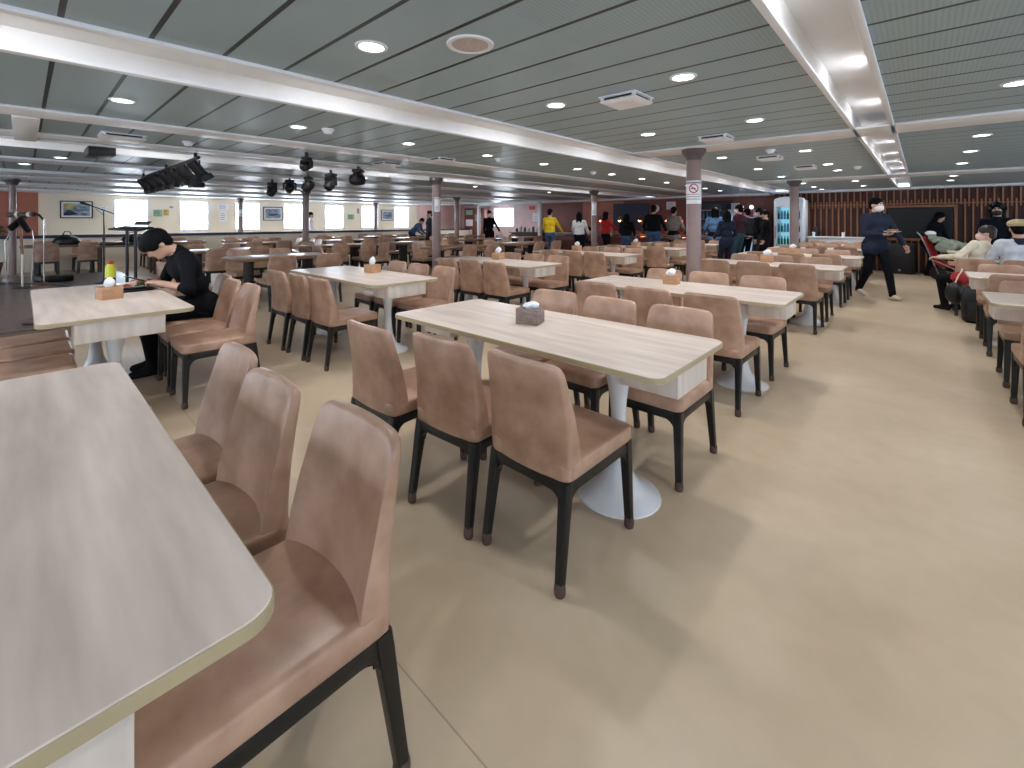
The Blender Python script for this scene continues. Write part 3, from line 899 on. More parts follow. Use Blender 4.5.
# stage spotlights on a pipe, over the stage
t = thing('stage_light_bar', 'black pipe under the ceiling carrying the row of spotlights', 'light bar', (-8.5, 1.48, ZC))
MB().tube([(-2.0, 0, -0.07), (1.86, 0, -0.07)], 0.022).build('pipe', M_BLACKP, t)
for x in (-1.9, 0, 1.7):
    MB().box((x, 0, -0.035), (0.03, 0.03, 0.075)).build('hanger', M_BLACKP, t)
def spotlight(x, y, label, i):
    t = thing('stage_spotlight', label, 'spotlight', (x, y, ZC - 0.095), R(12), 'stage spotlights in a row')
    t.scale = (0.74, 0.74, 0.64)
    T = Matrix.Translation((0, 0, -0.15)) @ Matrix.Rotation(R(-145), 4, 'X')
    MB().box((0, 0, -0.012), (0.20, 0.03, 0.012)).box((-0.1, 0, -0.075), (0.012, 0.03, 0.14)).box((0.1, 0, -0.075), (0.012, 0.03, 0.14)).build('yoke', M_BLACKP, t)
    MB().lathe([(0.05, -0.15), (0.08, -0.13), (0.088, -0.04), (0.088, 0.12), (0.10, 0.13), (0.10, 0.17), (0.092, 0.17), (0.085, 0.11)], 20, T=T, cap=(True, False)).build('housing', M_BLACKP, t)
    MB().lathe([(0.085, 0.10), (0.05, 0.115), (0.004, 0.12)], 20, T=T).build('lens', M_BLACKG, t)
    m = MB()
    for k, (dx, dy, w, d) in enumerate(((0, 0.105, 0.19, 0.006), (0, -0.105, 0.19, 0.006), (0.105, 0, 0.006, 0.19), (-0.105, 0, 0.006, 0.19))):
        m.box((dx, dy, 0.22), (w, d, 0.10), T and None or None)
    mm = MB().add(m.v, m.f, 0, T)
    mm.build('barn_doors', M_BLACKP, t)
for i, x in enumerate(np.linspace(-10.35, -6.75, 7)):
    spotlight(float(x), 1.48, 'black stage spotlight, %s along the pipe from the window wall' % ORD[i], i)

def moving_head(x, y, tilt, rz, label, s=1.0):
    t = thing('moving_head_light', label, 'stage light', (x, y, ZC), rz, 'moving head lights')
    MB().box((0, 0, 0.02), (0.03, 0.03, 0.08)).build('clamp', M_BLACKP, t)
    t.location.z -= 0.06
    MB().box((0, 0, -0.035 * s), (0.2 * s, 0.17 * s, 0.06 * s), bev=0.015).build('base', M_BLACKP, t)
    m = MB()
    m.box((0, 0, -0.085 * s), (0.27 * s, 0.09 * s, 0.035 * s), bev=0.01)
    for sx in (-1, 1):
        m.box((sx * 0.125 * s, 0, -0.165 * s), (0.035 * s, 0.10 * s, 0.17 * s), bev=0.012)
    m.build('yoke', M_BLACKP, t)
    T = Matrix.Translation((0, 0, -0.20 * s)) @ Matrix.Rotation(tilt, 4, 'X')
    MB().lathe([(0.03 * s, -0.13 * s), (0.075 * s, -0.11 * s), (0.10 * s, -0.04 * s), (0.105 * s, 0.05 * s), (0.09 * s, 0.13 * s), (0.08 * s, 0.14 * s)], 18, T=T).build('head', M_BLACKP, t)
    MB().lathe([(0.07 * s, 0.139 * s), (0.04 * s, 0.15 * s), (0.004, 0.153 * s)], 18, T=T).build('lens', M_BLACKG, t)
for i, (x, tl, rz) in enumerate([(-9.95, 2.6, 0.2), (-9.05, 1.2, 1.3), (-8.2, 2.3, -0.6), (-7.33, 2.5, 0.2), (-6.42, 1.5, -0.9)]):
    moving_head(x, 3.5, tl, rz, 'black moving head light, %s of the row from the window side' % ORD[i], 0.84)
moving_head(-5.68, 2.4, 2.0, 0.5, 'black moving head light hanging alone nearer than the row', 0.55)
tag(MB().box((-7.2, 0.62, ZC - 0.05), (0.5, 0.24, 0.10), bev=0.01).build('junction_box', M_BLACKP), 'black box fixed under the ceiling above the stage', 'box')
tag(MB().box((-11.4, 2.5, ZC - 0.10), (0.4, 0.22, 0.10), bev=0.01).build('junction_box', M_BLACKP), 'small black box under the ceiling near the window wall', 'box')

# ------------------------------------------------------------------ window wall pictures and notices
def picture(y0, y1, z0, z1, label, ship=False):
    t = thing('framed_picture', label, 'picture', (X0 + 0.02, (y0 + y1) / 2, (z0 + z1) / 2), 0, 'framed pictures on the window wall')
    w, h = y1 - y0, z1 - z0
    m = MB()
    for s in (-1, 1):
        m.box((0, s * (w / 2 - 0.015), 0), (0.035, 0.03, h), bev=0.004)
        m.box((0, 0, s * (h / 2 - 0.015)), (0.035, w - 0.06, 0.03), bev=0.004)
    m.build('frame', M_BLACKP, t)
    MB().box((0.002, 0, 0), (0.012, w - 0.05, h - 0.05)).build('mat_board', M_PAPER, t)
    pr = MB().box((0.010, 0, 0), (0.006, w * 0.80, h * 0.70)).build('print', M_SEA, t)
    if ship:
        MB().layers([[(xx, b, z) for b, z in ((-w * .27, .0), (w * .27, .01), (w * .22, -h * .12), (-w * .2, -h * .12))] for xx in (0.0131, 0.0145)]).build('ship', M_SHIP, pr)
        MB().box((0.0138, -w * .04, h * .05), (0.0014, w * .3, h * .1)).build('superstructure', M_PAPERG, pr)
    else:
        MB().layers([[(xx, b, z) for b, z in ((-w * .39, h * .30), (-w * .1, h * .3), (w * .02, h * .12), (-w * .2, h * .02), (-w * .39, h * .1))] for xx in (0.0131, 0.0145)]).build('bright_cloud', M_SEAY, pr)
        MB().layers([[(xx, b, z) for b, z in ((-w * .39, -h * .2), (-w * .25, -h * .04), (-w * .12, -h * .1), (w * .05, -h * .24), (-w * .2, -h * .34), (-w * .39, -h * .34))] for xx in (0.0131, 0.0145)]).build('dark_hill', M_NAVY, pr)
picture(0.73, 1.43, 1.42, 1.93, 'framed seascape with yellow sky beside the terracotta wall')
picture(6.15, 6.84, 1.36, 1.88, 'framed ship picture on the cream wall behind the columns', True)
picture(11.16, 11.80, 1.36, 1.86, 'framed ship picture between the last two side windows', True)
def paper(y, z, w, h, label, m=M_PAPER, extra=None):
    t = thing('wall_notice', label, 'notice', (X0 + 0.006, y, z), 0, 'notices on the window wall')
    MB().box((0, 0, 0), (0.008, w, h)).build('sheet', m, t)
    mb = MB()
    for k in range(4):
        mb.box((0.0046, -0.02, h * (0.3 - 0.2 * k)), (0.0012, w * 0.62, h * 0.06))
    mb.build('print', extra or M_PAPERG, t)
paper(1.68, 1.68, 0.16, 0.22, 'small pale notice right of the yellow sky seascape')
paper(2.98, 1.60, 0.24, 0.22, 'green safety poster right of the first side window', M_GREENP, M_DARKM)
paper(3.20, 1.62, 0.14, 0.20, 'yellow and red safety notice beside the green poster', M_YELLOWP, M_REDS)
paper(3.34, 1.80, 0.10, 0.06, 'tiny grey plate above the yellow notice', M_PAPERG)
paper(4.83, 1.84, 0.36, 0.20, 'white board above the printed sheet left of the nearest wall column', M_PAPER, M_GREYM)
paper(4.83, 1.50, 0.24, 0.34, 'white printed sheet under the white board')
paper(9.68, 1.52, 0.30, 0.22, 'green safety poster between the fifth and sixth side windows', M_GREENP, M_DARKM)
paper(10.02, 1.78, 0.10, 0.22, 'narrow red and dark notice left of the sixth side window', M_PAPERG, M_REDS)

# palm in the corner
t = thing('potted_palm', 'dark green potted palm half hidden behind the stage column', 'plant', (-16.35, -0.50, 0))
MB().lathe([(0.13, 0), (0.19, 0.32), (0.2, 0.34), (0.18, 0.34), (0.16, 0.3)], 20).build('pot', M_POT, t)
MB().tube([(0, 0, 0.28), (0.02, 0.01, 0.75), (0.0, 0.02, 1.15)], [0.04, 0.03, 0.02]).build('stem', M_POT, t)
rng = random.Random(5)
for k in range(16):
    a, el, ln = 2 * PI * k / 16 + rng.uniform(-.2, .2), rng.uniform(0.2, 1.2), rng.uniform(0.40, 0.6)
    m = MB(); n = 9; pl = []
    for i in range(n + 1):
        u = i / n
        r = ln * u * math.cos(el); z = 1.05 + ln * u * math.sin(el) - 0.35 * u * u
        pl.append(Vector((r * math.cos(a), r * math.sin(a), z)))
    sd = Vector((-math.sin(a), math.cos(a), 0))
    for i in range(1, n):
        for s in (-1, 1):
            w = 0.16 * math.sin(PI * i / n) + 0.03
            tip = pl[i] + sd * s * w + (pl[i + 1] - pl[i]) * 1.2 + Vector((0, 0, -0.05))
            m.add([pl[i] + Vector((0, 0, .004)), pl[i] + (pl[i + 1] - pl[i]) * .5, tip, pl[i] - Vector((0, 0, .004))], [(0, 1, 2), (3, 2, 1), (0, 2, 3)], 0)
    m.tube(pl, 0.006, 4)
    m.build('frond', M_LEAF, t, smooth=0)

# ------------------------------------------------------------------ on the stage
ZS = 0.15
t = thing('boom_microphone_stand', 'black boom microphone stand on the stage, its boom slanting up', 'microphone stand', (-11.55, 1.05, ZS))
MB().lathe([(0.14, 0), (0.14, 0.012), (0.03, 0.03), (0.016, 0.05)], 20).build('base', M_BLACKP, t)
MB().tube([(0, 0, 0.03), (0, 0, 0.85)], 0.013).tube([(0, 0, 0.85), (0, 0, 1.38)], 0.009).build('pole', M_BLACKP, t)
MB().lathe([(0.02, 0.82), (0.022, 0.86), (0.02, 0.9)], 12).build('clutch', M_BLACKP, t)
MB().tube([(0.14, 0.13, 1.33), (-0.20, -0.20, 1.5)], 0.009).build('boom', M_BLACKP, t)
MB().tube([(-0.17, -0.17, 1.487), (-0.27, -0.27, 1.535)], [0.013, 0.024]).sphere((-0.285, -0.285, 1.543), 0.028).build('microphone', M_BLACKP, t)
MB().tube([(0.03, 0, 0.02), (0.05, 0.02, 0.7), (0.02, 0.0, 1.3), (-0.1, -0.1, 1.42)], 0.005, 6).build('cable', M_BLACKP, t)

t = thing('microphone_stand', 'chrome microphone stand with copper round base on the stage', 'microphone stand', (-12.0, 0.27, ZS))
MB().lathe([(0.15, 0), (0.15, 0.02), (0.06, 0.045), (0.02, 0.06)], 24).build('base', M_COPPER, t)
MB().tube([(0, 0, 0.04), (0, 0, 1.22)], 0.011).build('pole', M_CHROME, t)
MB().tube([(0, 0, 1.2), (-0.05, -0.06, 1.30), (-0.13, -0.14, 1.34)], [0.012, 0.02, 0.026]).sphere((-0.15, -0.16, 1.345), 0.03).build('microphone', M_BLACKP, t)

t = thing('camera_rig', 'dark folded rig with red brown roll on a pale post beside the stage microphone', 'stand', (-11.75, 0.0, ZS))
MB().lathe([(0.12, 0), (0.12, 0.015), (0.02, 0.03)], 20).build('base', M_BLACKP, t)
MB().tube([(0, 0, 0.02), (0, 0, 0.66)], 0.015).build('post', M_CREAM, t)
MB().tube([(0, 0, 0.6), (0, -0.03, 1.22)], 0.02).build('upper_post', M_COPPER, t)
MB().box((0.0, -0.06, 1.16), (0.05, 0.34, 0.10), 0.01, rot=(0.7, 0, 0.8)).box((0.05, 0.02, 1.12), (0.05, 0.30, 0.09), 0.01, rot=(-0.9, 0, 0.8)).build('bracket', M_BLACKP, t)
MB().tube([(-0.17, -0.17, 1.30), (0.16, 0.14, 1.31)], 0.042, 12).build('roll', M_SOCK, t)
MB().tube([(0.09, 0.07, 1.305), (0.125, 0.105, 1.307)], 0.045, 12).tube([(-0.06, -0.07, 1.303), (-0.03, -0.04, 1.304)], 0.045, 12).build('pale_band', M_CREAM, t)

t = thing('wire_hoop_rack', 'pale curved metal hoop rack standing behind the stage microphone', 'rack', (-12.75, 0.0, ZS))
for dx in (-0.08, 0.08):
    MB().tube([(dx, -0.20, 0.0), (dx, -0.22, 0.8), (dx, -0.14, 1.02), (dx, 0.0, 1.08), (dx, 0.12, 1.0), (dx, 0.15, 0.8), (dx, 0.12, 0.0)], 0.008).build('hoop', M_CHROME, t)
MB().tube([(-0.08, -0.21, 0.4), (0.08, -0.21, 0.4)], 0.008).tube([(-0.08, 0.13, 0.4), (0.08, 0.13, 0.4)], 0.008).tube([(-0.08, -0.21, 0.1), (0.08, -0.21, 0.1)], 0.008).build('crossbar', M_CHROME, t)

t = thing('keyboard_stand', 'dark music stand with tilted tray on the stage in front of the window', 'music stand', (-10.15, 1.28, ZS))
for a in (0.3, 2.4, 4.5):
    MB().tube([(0, 0, 0.12), (0.25 * math.cos(a), 0.25 * math.sin(a), 0.012)], 0.012).build('foot', M_BLACKP, t)
for dx in (-0.055, 0.055):
    MB().tube([(dx, dx * .9, 0.1), (dx, dx * .9, 1.02)], 0.024).build('post', M_DARKM, t)
MB().box((0, 0, 1.06), (0.52, 0.34, 0.03), 0.008, rot=(0.14, 0.05, 0.74)).build('tray', M_DARKM, t)
MB().box((0.14, 0.13, 1.15), (0.26, 0.02, 0.10), 0.006, rot=(-0.9, 0.0, 0.74)).build('lip', M_GREYM, t)

t = thing('stage_cable', 'black cable lying along the stage floor behind the table', 'cable', (0, 0, 0))
MB().tube([(-12.9, -0.3, ZS + .012), (-12.3, 0.15, ZS + .012), (-11.6, 0.5, ZS + .012), (-10.6, 0.75, ZS + .012), (-9.4, 1.2, ZS + .012)], 0.010).build('cord', M_BLACKP, t)
tag(MB().box((-12.55, 0.42, ZS + 0.06), (0.3, 0.5, 0.12), 0.03, rot=(0, 0, .3)).build('effects_box', M_BLACKP), 'low black box on the stage behind the copper base', 'box')
tag(MB().box((-7.55, 0.10, ZS + 0.03), (0.22, 0.12, 0.06), 0.02, rot=(0, 0, .7)).build('door_wedge', M_SOCK), 'small brown block lying at the stage edge', 'block')
# long console with instruments behind the stage
t = thing('console_table', 'long dark table with cases behind the stage under the seascape', 'table', (-14.5, 1.75, 0), 0)
MB().box((0, 0, 0.73), (0.56, 1.1, 0.04), 0.008).build('tabletop', M_BROWNT, t)
for sx in (-1, 1):
    for sy in (-1, 1):
        MB().box((sx * 0.24, sy * 0.5, 0.355), (0.045, 0.045, 0.71), 0.004).build('leg', M_SOCK, t)
tag(MB().box((-14.5, 1.65, 0.79), (0.3, 0.8, 0.08), 0.02).build('keyboard_case', M_BLACKP), 'flat black case lying on the console table', 'case')
b = thing('black_bag', 'slumped black bag on the console table under the seascape', 'bag', (-14.5, 1.85, 0.831))
MB().layers([[(0.13 * math.cos(a) * s, 0.2 * math.sin(a) * s, z) for a in [2 * PI * i / 16 for i in range(16)]] for z, s in ((0, .9), (.05, 1.1), (.12, .9), (.17, .5), (.18, .2))]).build('body', M_BLACKP, b)
MB().tube([(0, -.1, .14), (0, -.05, .23), (0, .05, .23), (0, .1, .14)], 0.01).build('handle', M_BLACKP, b)
b = thing('black_bag', 'black bag resting on the chair seat left of the console table', 'bag', (-15.9, 0.75, 0.746))
MB().layers([[(0.12 * math.cos(a) * s, 0.24 * math.sin(a) * s, z) for a in [2 * PI * i / 16 for i in range(16)]] for z, s in ((0, .9), (.08, 1.1), (.17, .85), (.24, .4), (.25, .2))]).build('body', M_BLACKP, b)
MB().tube([(0, -.08, .22), (0, -.03, .33), (0, .06, .32), (0, .1, .2)], 0.012).build('handle', M_BLACKP, b)
b['label'] = 'black bag standing on the brown table nearest the stage column'

# ------------------------------------------------------------------ slatted wall: tv, subwoofer, counter, fridge
t = thing('wall_tv', 'large dark flat screen in a wooden frame on the slatted wall', 'television', (-0.06, YS - 0.06, 1.29))
m = MB()
for s in (-1, 1):
    m.box((s * 0.675, 0, 0), (0.06, 0.10, 0.92), 0.006)
    m.box((0, 0, s * 0.43), (1.29, 0.10, 0.06), 0.006)
m.build('frame', M_SLAT, t)
MB().box((0, 0.01, 0), (1.26, 0.06, 0.78), 0.01).build('bezel', M_BLACKP, t)
MB().box((0, -0.022, 0), (1.22, 0.008, 0.74)).build('screen', M_SCREEN, t)
t = thing('subwoofer', 'black floor loudspeaker box under the wall screen', 'loudspeaker', (-0.42, 15.2, 0))
MB().box((0, 0, 0.39), (0.60, 0.46, 0.74), 0.025).build('cabinet', M_BLACKP, t)
MB().box((0, -0.235, 0.39), (0.54, 0.012, 0.68), 0.005).build('grille', M_DARKM, t)
MB().box((-0.0, -0.243, 0.10), (0.05, 0.006, 0.05), 0.002).build('badge', M_GREYM, t)
MB().box((0, 0, 0.012), (0.5, 0.36, 0.024)).build('foot', M_BLACKP, t)
t = thing('white_counter', 'long white counter in front of the slatted wall', 'counter', (-1.70, 14.95, 0))
MB().box((0, 0, 0.44), (1.24, 0.5, 0.86), 0.01).build('cabinet', M_WHITEP, t)
MB().box((0, -0.01, 0.895), (1.30, 0.56, 0.04), 0.008).build('worktop', M_WHITE, t)
MB().box((0, 0, 0.03), (1.16, 0.44, 0.06)).build('plinth', M_DARKM, t)
for i, x in enumerate((-2.22, -1.56)):
    b = thing('cup_stack', 'small white stack of cups, %s on the white counter' % ('left one' if i == 0 else 'right one'), 'cups', (x, 14.85, 0.916), 0, 'cups on the white counter')
    MB().lathe([(0.028, 0), (0.036, 0.09), (0.036, 0.12), (0.033, 0.12), (0.03, 0.1)], 16).build('cup', M_PAPER, b)
t = thing('black_coffee_pot', 'black coffee pot at the left end of the white counter', 'pot', (-2.19, 14.98, 0.916))
MB().lathe([(0.07, 0), (0.075, 0.1), (0.06, 0.2), (0.05, 0.24), (0.02, 0.26)], 18).build('body', M_BLACKP, t)
MB().tube([(0.05, 0, 0.21), (0.12, 0, 0.19), (0.12, 0, 0.09), (0.07, 0, 0.06)], 0.01).build('handle', M_BLACKP, t)
t['label'] = 'black pot standing at the left end of the white counter'

FX, FY = -2.78, 14.92
t = thing('drinks_fridge', 'tall white glass door fridge stocked with bottles behind the far column', 'fridge', (FX, FY, 0))
W, D, HF = 0.74, 0.62, 1.93
m = MB()
for s in (-1, 1):
    m.box((s * (W / 2 - 0.03), 0, HF / 2), (0.06, D, HF), 0.008)
m.box((0, 0, HF - 0.07), (W - 0.12, D, 0.14)).box((0, 0, 0.12), (W - 0.12, D, 0.24)).box((0, D / 2 - 0.015, HF / 2), (W - 0.12, 0.03, HF - 0.3))
m.build('cabinet', M_FRIDGE, t)
MB().layers([[(a, b, z) for a, b in rr(W / 2 - i, 0.10, 0.03, 3, 0, -D / 2 + 0.12)] for z, i in ((HF, 0.0), (HF + 0.05, 0.02), (HF + 0.09, 0.16), (HF + 0.1, 0.24))]).build('crown', M_FRIDGE, t)
MB().box((0, D / 2 - 0.035, 1.0), (W - 0.13, 0.01, 1.5)).build('light_back', M_BACKTEAL, t)
for z in (0.30, 0.66, 1.02, 1.38):
    MB().box((0, 0.0, z), (W - 0.13, D - 0.1, 0.014)).build('shelf', M_FRIDGE, t)
m = MB()
for s in (-1, 1):
    m.box((s * (W / 2 - 0.05), -D / 2 - 0.02, 1.03), (0.07, 0.04, 1.56), 0.006)
m.box((0, -D / 2 - 0.02, 1.775), (W - 0.17, 0.04, 0.07), 0.004).box((0, -D / 2 - 0.02, 0.285), (W - 0.17, 0.04, 0.07), 0.004)
dr = m.build('door_frame', M_FRIDGE, t)
MB().tube([(-W / 2 + 0.05, -D / 2 - 0.06, 0.85), (-W / 2 + 0.05, -D / 2 - 0.06, 1.2)], 0.012).build('door_handle', M_GREYM, dr)
bme = MB().lathe([(0.028, 0), (0.030, 0.01), (0.030, 0.15), (0.013, 0.20), (0.013, 0.235), (0.015, 0.235), (0.015, 0.25)], 12)
bmes = [bme.mesh('fridge_bottle', M_BOTG), MB().lathe([(0.03, 0), (0.031, 0.01), (0.031, 0.19), (0.02, 0.22), (0.014, 0.25)], 12).mesh('fridge_bottle', M_BOTB)]
for k, z in enumerate((0.307, 0.667, 1.027, 1.387)):
    for i in range(8):
        o = link('fridge_bottle', bmes[1 if k >= 2 and (i + k) % 3 else 0], None, (FX - 0.262 + i * 0.075, FY - 0.20, z + 0.001))
        tag(o, 'bottle in the drinks fridge, %s on the %s shelf' % (ORD[i], ('bottom', 'second lowest', 'second highest', 'top')[k]), 'bottle', 'bottles in the drinks fridge')

# ------------------------------------------------------------------ buffet
t = thing('buffet_counter', 'long dark buffet counter with a pale top along the red brown wall', 'buffet counter', (-7.2, 14.0, 0))
MB().box((0, 0, 0.43), (6.2, 0.8, 0.86), 0.01).build('cabinet', M_REDBROWN, t)
MB().box((0, 0, 0.88), (6.3, 0.9, 0.04), 0.01).build('worktop', M_GREYM, t)
MB().tube([(-3.0, -0.5, 0.82), (3.0, -0.5, 0.82)], 0.02).build('tray_rail', M_CHROME, t)
hl = {}
hl['stand'] = MB().tube([(0, 0.18, 0), (0, 0.18, 0.52), (0, 0.14, 0.60), (0, 0.02, 0.60)], 0.014).mesh('stand', M_COPPER)
hl['shade'] = MB().lathe([(0.015, 0.60), (0.03, 0.56), (0.085, 0.45), (0.08, 0.45), (0.026, 0.55)], 18, cap=(False, False)).mesh('shade', M_COPPER)
hl['bulb'] = MB().sphere((0, 0, 0.465), 0.05).mesh('bulb', M_HEAT)
hx = [-8.5, -7.75, -7.0, -6.5, -6.05, -5.6, -5.15]
for i, x in enumerate(hx):
    t = thing('heat_lamp', 'copper heat lamp glowing orange, %s along the buffet from the vestibule' % ORD[i], 'heat lamp', (x, 14.0, 0.901), 0, 'heat lamps on the buffet')
    for n in ('stand', 'shade', 'bulb'): link(n, hl[n], t)
    t = thing('food_tray', 'steel tray of hot food under the %s heat lamp' % ORD[i], 'food tray', (x, 13.75, 0.901), 0, 'food trays on the buffet')
    MB().layers([[(a, b, z) for a, b in rr(hx_, hy_, .03, 3)] for z, hx_, hy_ in ((0, .14, .10), (.07, .16, .12), (.07, .15, .11), (.03, .14, .10))]).build('pan', M_CHROME, t)
    MB().layers([[(a * (1 + .06 * math.sin(a * 60)), b, z + .012 * math.sin(a * 40 + b * 50)) for a, b in rr(hx_, hy_, .03, 5)] for z, hx_, hy_ in ((.03, .138, .10), (.075, .135, .095), (.1, .08, .06), (.11, .02, .02))]).build('food', M_FOOD, t)
t = thing('wall_clock', 'small white wall clock on the red brown wall by the buffet', 'clock', (-9.75 + 2.45, Y1 - 0.06, 1.80))
T = Matrix.Rotation(R(90), 4, 'X')
MB().lathe([(0.15, -0.02), (0.15, 0.02), (0.13, 0.03), (0.13, 0.02)], 28, T=T, cap=(True, False)).build('rim', M_GREYM, t)
MB().lathe([(0.132, 0.0), (0.132, 0.021), (0.004, 0.022)], 28, T=T).build('dial', M_PAPER, t)
MB().box((0.02, -0.026, 0.03), (0.012, 0.003, 0.09), rot=(0, .5, 0)).box((-0.03, -0.026, 0.0), (0.012, 0.003, 0.07), rot=(0, -1.1, 0)).build('hands', M_BLACKP, t)
for i, (x, z, w, h, l) in enumerate([(-6.75, 1.90, 0.34, 0.28, 'white framed notice on the red brown wall right of the clock'), (-4.55, 1.82, 0.26, 0.22, 'white notice high on the buffet wall beside the signed column')]):
    t = thing('wall_notice', l, 'notice', (x, Y1 - 0.075 if i else Y1 - 0.035, z))
    MB().box((0, 0, 0), (w, 0.012, h)).build('sheet', M_PAPER, t)
    mm = MB()
    for k in range(4): mm.box((0, -0.0066, h * (.3 - .2 * k)), (w * .7, .0012, h * .06))
    mm.build('print', M_PAPERG, t)
t = thing('vending_machine', 'glowing pale blue drinks machine with a magenta header behind the crowd', 'vending machine', (-4.05, 15.3, 0))
MB().box((0, 0.05, 0.85), (0.95, 0.6, 1.7), 0.02).build('cabinet', M_FRIDGE, t)
MB().box((-0.1, -0.26, 0.95), (0.66, 0.012, 1.1)).build('lit_panel', M_POSTERLIT, t)
MB().box((0.0, -0.262, 1.56), (0.5, 0.014, 0.2)).build('header', M_MAGENTA, t)
for s in (-1, 1):
    b = thing('small_lamp', 'small lit lamp on the drinks machine, %s of the two' % ('left' if s < 0 else 'right'), 'lamp', (-4.05 + s * 0.14, 15.3, 1.702))
    MB().lathe([(0.05, 0), (0.05, 0.015), (0.01, 0.02)], 14).build('base', M_DARKM, b)
    MB().sphere((0, 0, 0.07), (0.055, 0.055, 0.06)).build('globe', M_PANEL, b)
t = thing('wine_shelf', 'dark shelf of bottles and glasses left of the signed column', 'shelf', (-5.25, 15.6, 0))
for s in (-1, 1):
    MB().box((s * 0.44, 0, 0.95), (0.04, 0.34, 1.9), 0.004).build('side_panel', M_BLACKWOOD, t)
MB().box((0, 0.16, 0.95), (0.84, 0.02, 1.88)).build('back_panel', M_BLACKWOOD, t)
for z in (0.06, 0.5, 0.8, 1.1, 1.4, 1.7, 1.89):
    MB().box((0, 0, z), (0.84, 0.32, 0.025)).build('shelf_board', M_GREYM if 0.4 < z < 1.8 else M_BLACKWOOD, t)
wb = MB().lathe([(0.036, 0), (0.038, 0.02), (0.038, 0.15), (0.014, 0.2), (0.014, 0.25)], 10).mesh('wine_bottle', M_BOTB)
for k, z in enumerate((0.8, 1.1, 1.4)):
    for i in range(6):
        tag(link('wine_bottle', wb, None, (-5.58 + i * 0.13, 15.55, z + 0.0135)), 'bottle on the dark shelf, %s on the %s board' % (ORD[i], ('lower', 'middle', 'upper')[k]), 'bottle', 'bottles on the dark shelf')

# vestibule: notice shelf, table with items
t = thing('notice_cabinet', 'dark red notice cabinet with green sign left of the white posts', 'cabinet', (-16.9, 15.75, 0))
MB().box((0, 0, 1.0), (1.5, 0.3, 2.0), 0.01).build('cabinet_body', M_REDBROWN, t)
MB().box((-0.36, -0.16, 1.78), (0.5, 0.03, 0.24)).build('green_sign', M_GREENP, t)
MB().box((0.3, -0.155, 1.5), (0.46, 0.02, 0.34)).build('pale_notice', M_PAPERG, t)
MB().box((-0.36, -0.155, 1.25), (0.52, 0.02, 0.34)).build('lower_notice', M_PAPER, t)
MB().box((-0.36, -0.155, 0.75), (0.42, 0.02, 0.3)).build('white_sheet', M_PAPER, t)
t = thing('serving_table', 'dark serving table with cups inside the vestibule frame', 'table', (-12.6, 14.9, 0))
MB().box((0, 0, 0.84), (1.9, 0.6, 0.04), 0.006).build('tabletop', M_BLACKWOOD, t)
MB().box((0, 0.04, 0.41), (1.8, 0.48, 0.82)).build('cabinet', M_SOCK, t)
for i in range(7):
    b = thing('serving_jar', 'jar on the vestibule serving table, %s from the white post' % ORD[i], 'jar', (-13.3 + i * 0.24, 14.85, 0.861), 0, 'jars on the serving table')
    h = 0.14 + 0.1 * ((i * 5) % 3) / 2
    MB().lathe([(0.05, 0), (0.055, 0.02), (0.055, h * .8), (0.04, h)], 14).build('jar_body', M_PAPERG if i % 2 else M_SOCK, b)
    MB().lathe([(0.042, h), (0.042, h + .03), (0.01, h + .035)], 14).build('lid', M_CHROME, b)
t = thing('red_exit_sign', 'small red sign on the mauve vestibule wall', 'sign', (-13.35, Y1 - 0.035, 1.95))
MB().box((0, 0, 0), (0.32, 0.05, 0.16), 0.005).build('sign_box', M_REDS, t)
t = thing('wall_notice', 'white printed notice under the red sign in the vestibule', 'notice', (-13.1, Y1 - 0.02, 1.52))
MB().box((0, 0, 0), (0.42, 0.015, 0.36)).build('sheet', M_PAPER, t)
mm = MB()
for k in range(4): mm.box((0, -0.008, .12 - .08 * k), (.3, .0012, .025))
mm.build('print', M_PAPERG, t)

# ------------------------------------------------------------------ on the student's table
t = thing('drink_bottle', 'dark drink bottle with yellow green sleeve and red cap', 'bottle', (-5.335, 0.53, TZ))
t.scale = (1.06, 1.06, 1.04)
MB().lathe([(0.030, 0.0), (0.034, 0.006), (0.034, 0.085), (0.0335, 0.09)], 20).build('dark_body', mat('cola_brown', (46, 26, 30), 0.2, var=0.2), t)
MB().lathe([(0.0345, 0.088), (0.0355, 0.10), (0.0355, 0.165), (0.030, 0.19), (0.02, 0.205)], 20).build('yellow_sleeve', mat('bottle_yellow', (206, 210, 60), 0.35, var=0.06), t)
MB().lathe([(0.019, 0.203), (0.021, 0.206), (0.021, 0.226), (0.018, 0.229)], 20).build('cap', M_REDS, t)
t = thing('plate', 'white oval plate of food in front of the student', 'plate', (-5.13, 0.66, TZ + 0.007), R(10))
MB().lathe([(0.07, 0), (0.09, 0.004), (0.135, 0.02), (0.137, 0.024), (0.132, 0.024), (0.085, 0.009)], 28).build('dish', M_WHITE, t)
M_SALAD = mat('salad_green', (128, 150, 62), 0.6, var=0.25, scale=60)
M_MEAT = mat('fried_food', (186, 120, 66), 0.6, var=0.25, scale=60)
rng = random.Random(3)
for nm, m_, n_, cx_, cy_ in (('salad', M_SALAD, 12, 0.03, 0.035), ('fried_food', M_MEAT, 12, -0.035, 0.0), ('red_sauce_food', M_FOOD, 8, 0.04, -0.045)):
    mb = MB()
    for k in range(n_):
        mb.sphere((cx_ + rng.gauss(0, .022), cy_ + rng.gauss(0, .022), 0.018 + rng.uniform(0, .018)), (rng.uniform(.012, .024), rng.uniform(.010, .018), rng.uniform(.006, .012)), 0, 8, 6, rot=(rng.uniform(-.6, .6), rng.uniform(-.6, .6), rng.uniform(0, 3)))
    mb.build(nm, m_, t)
t = thing('serving_tray', 'flat black tray under the white plate', 'tray', (-5.075, 0.62, TZ), R(6))
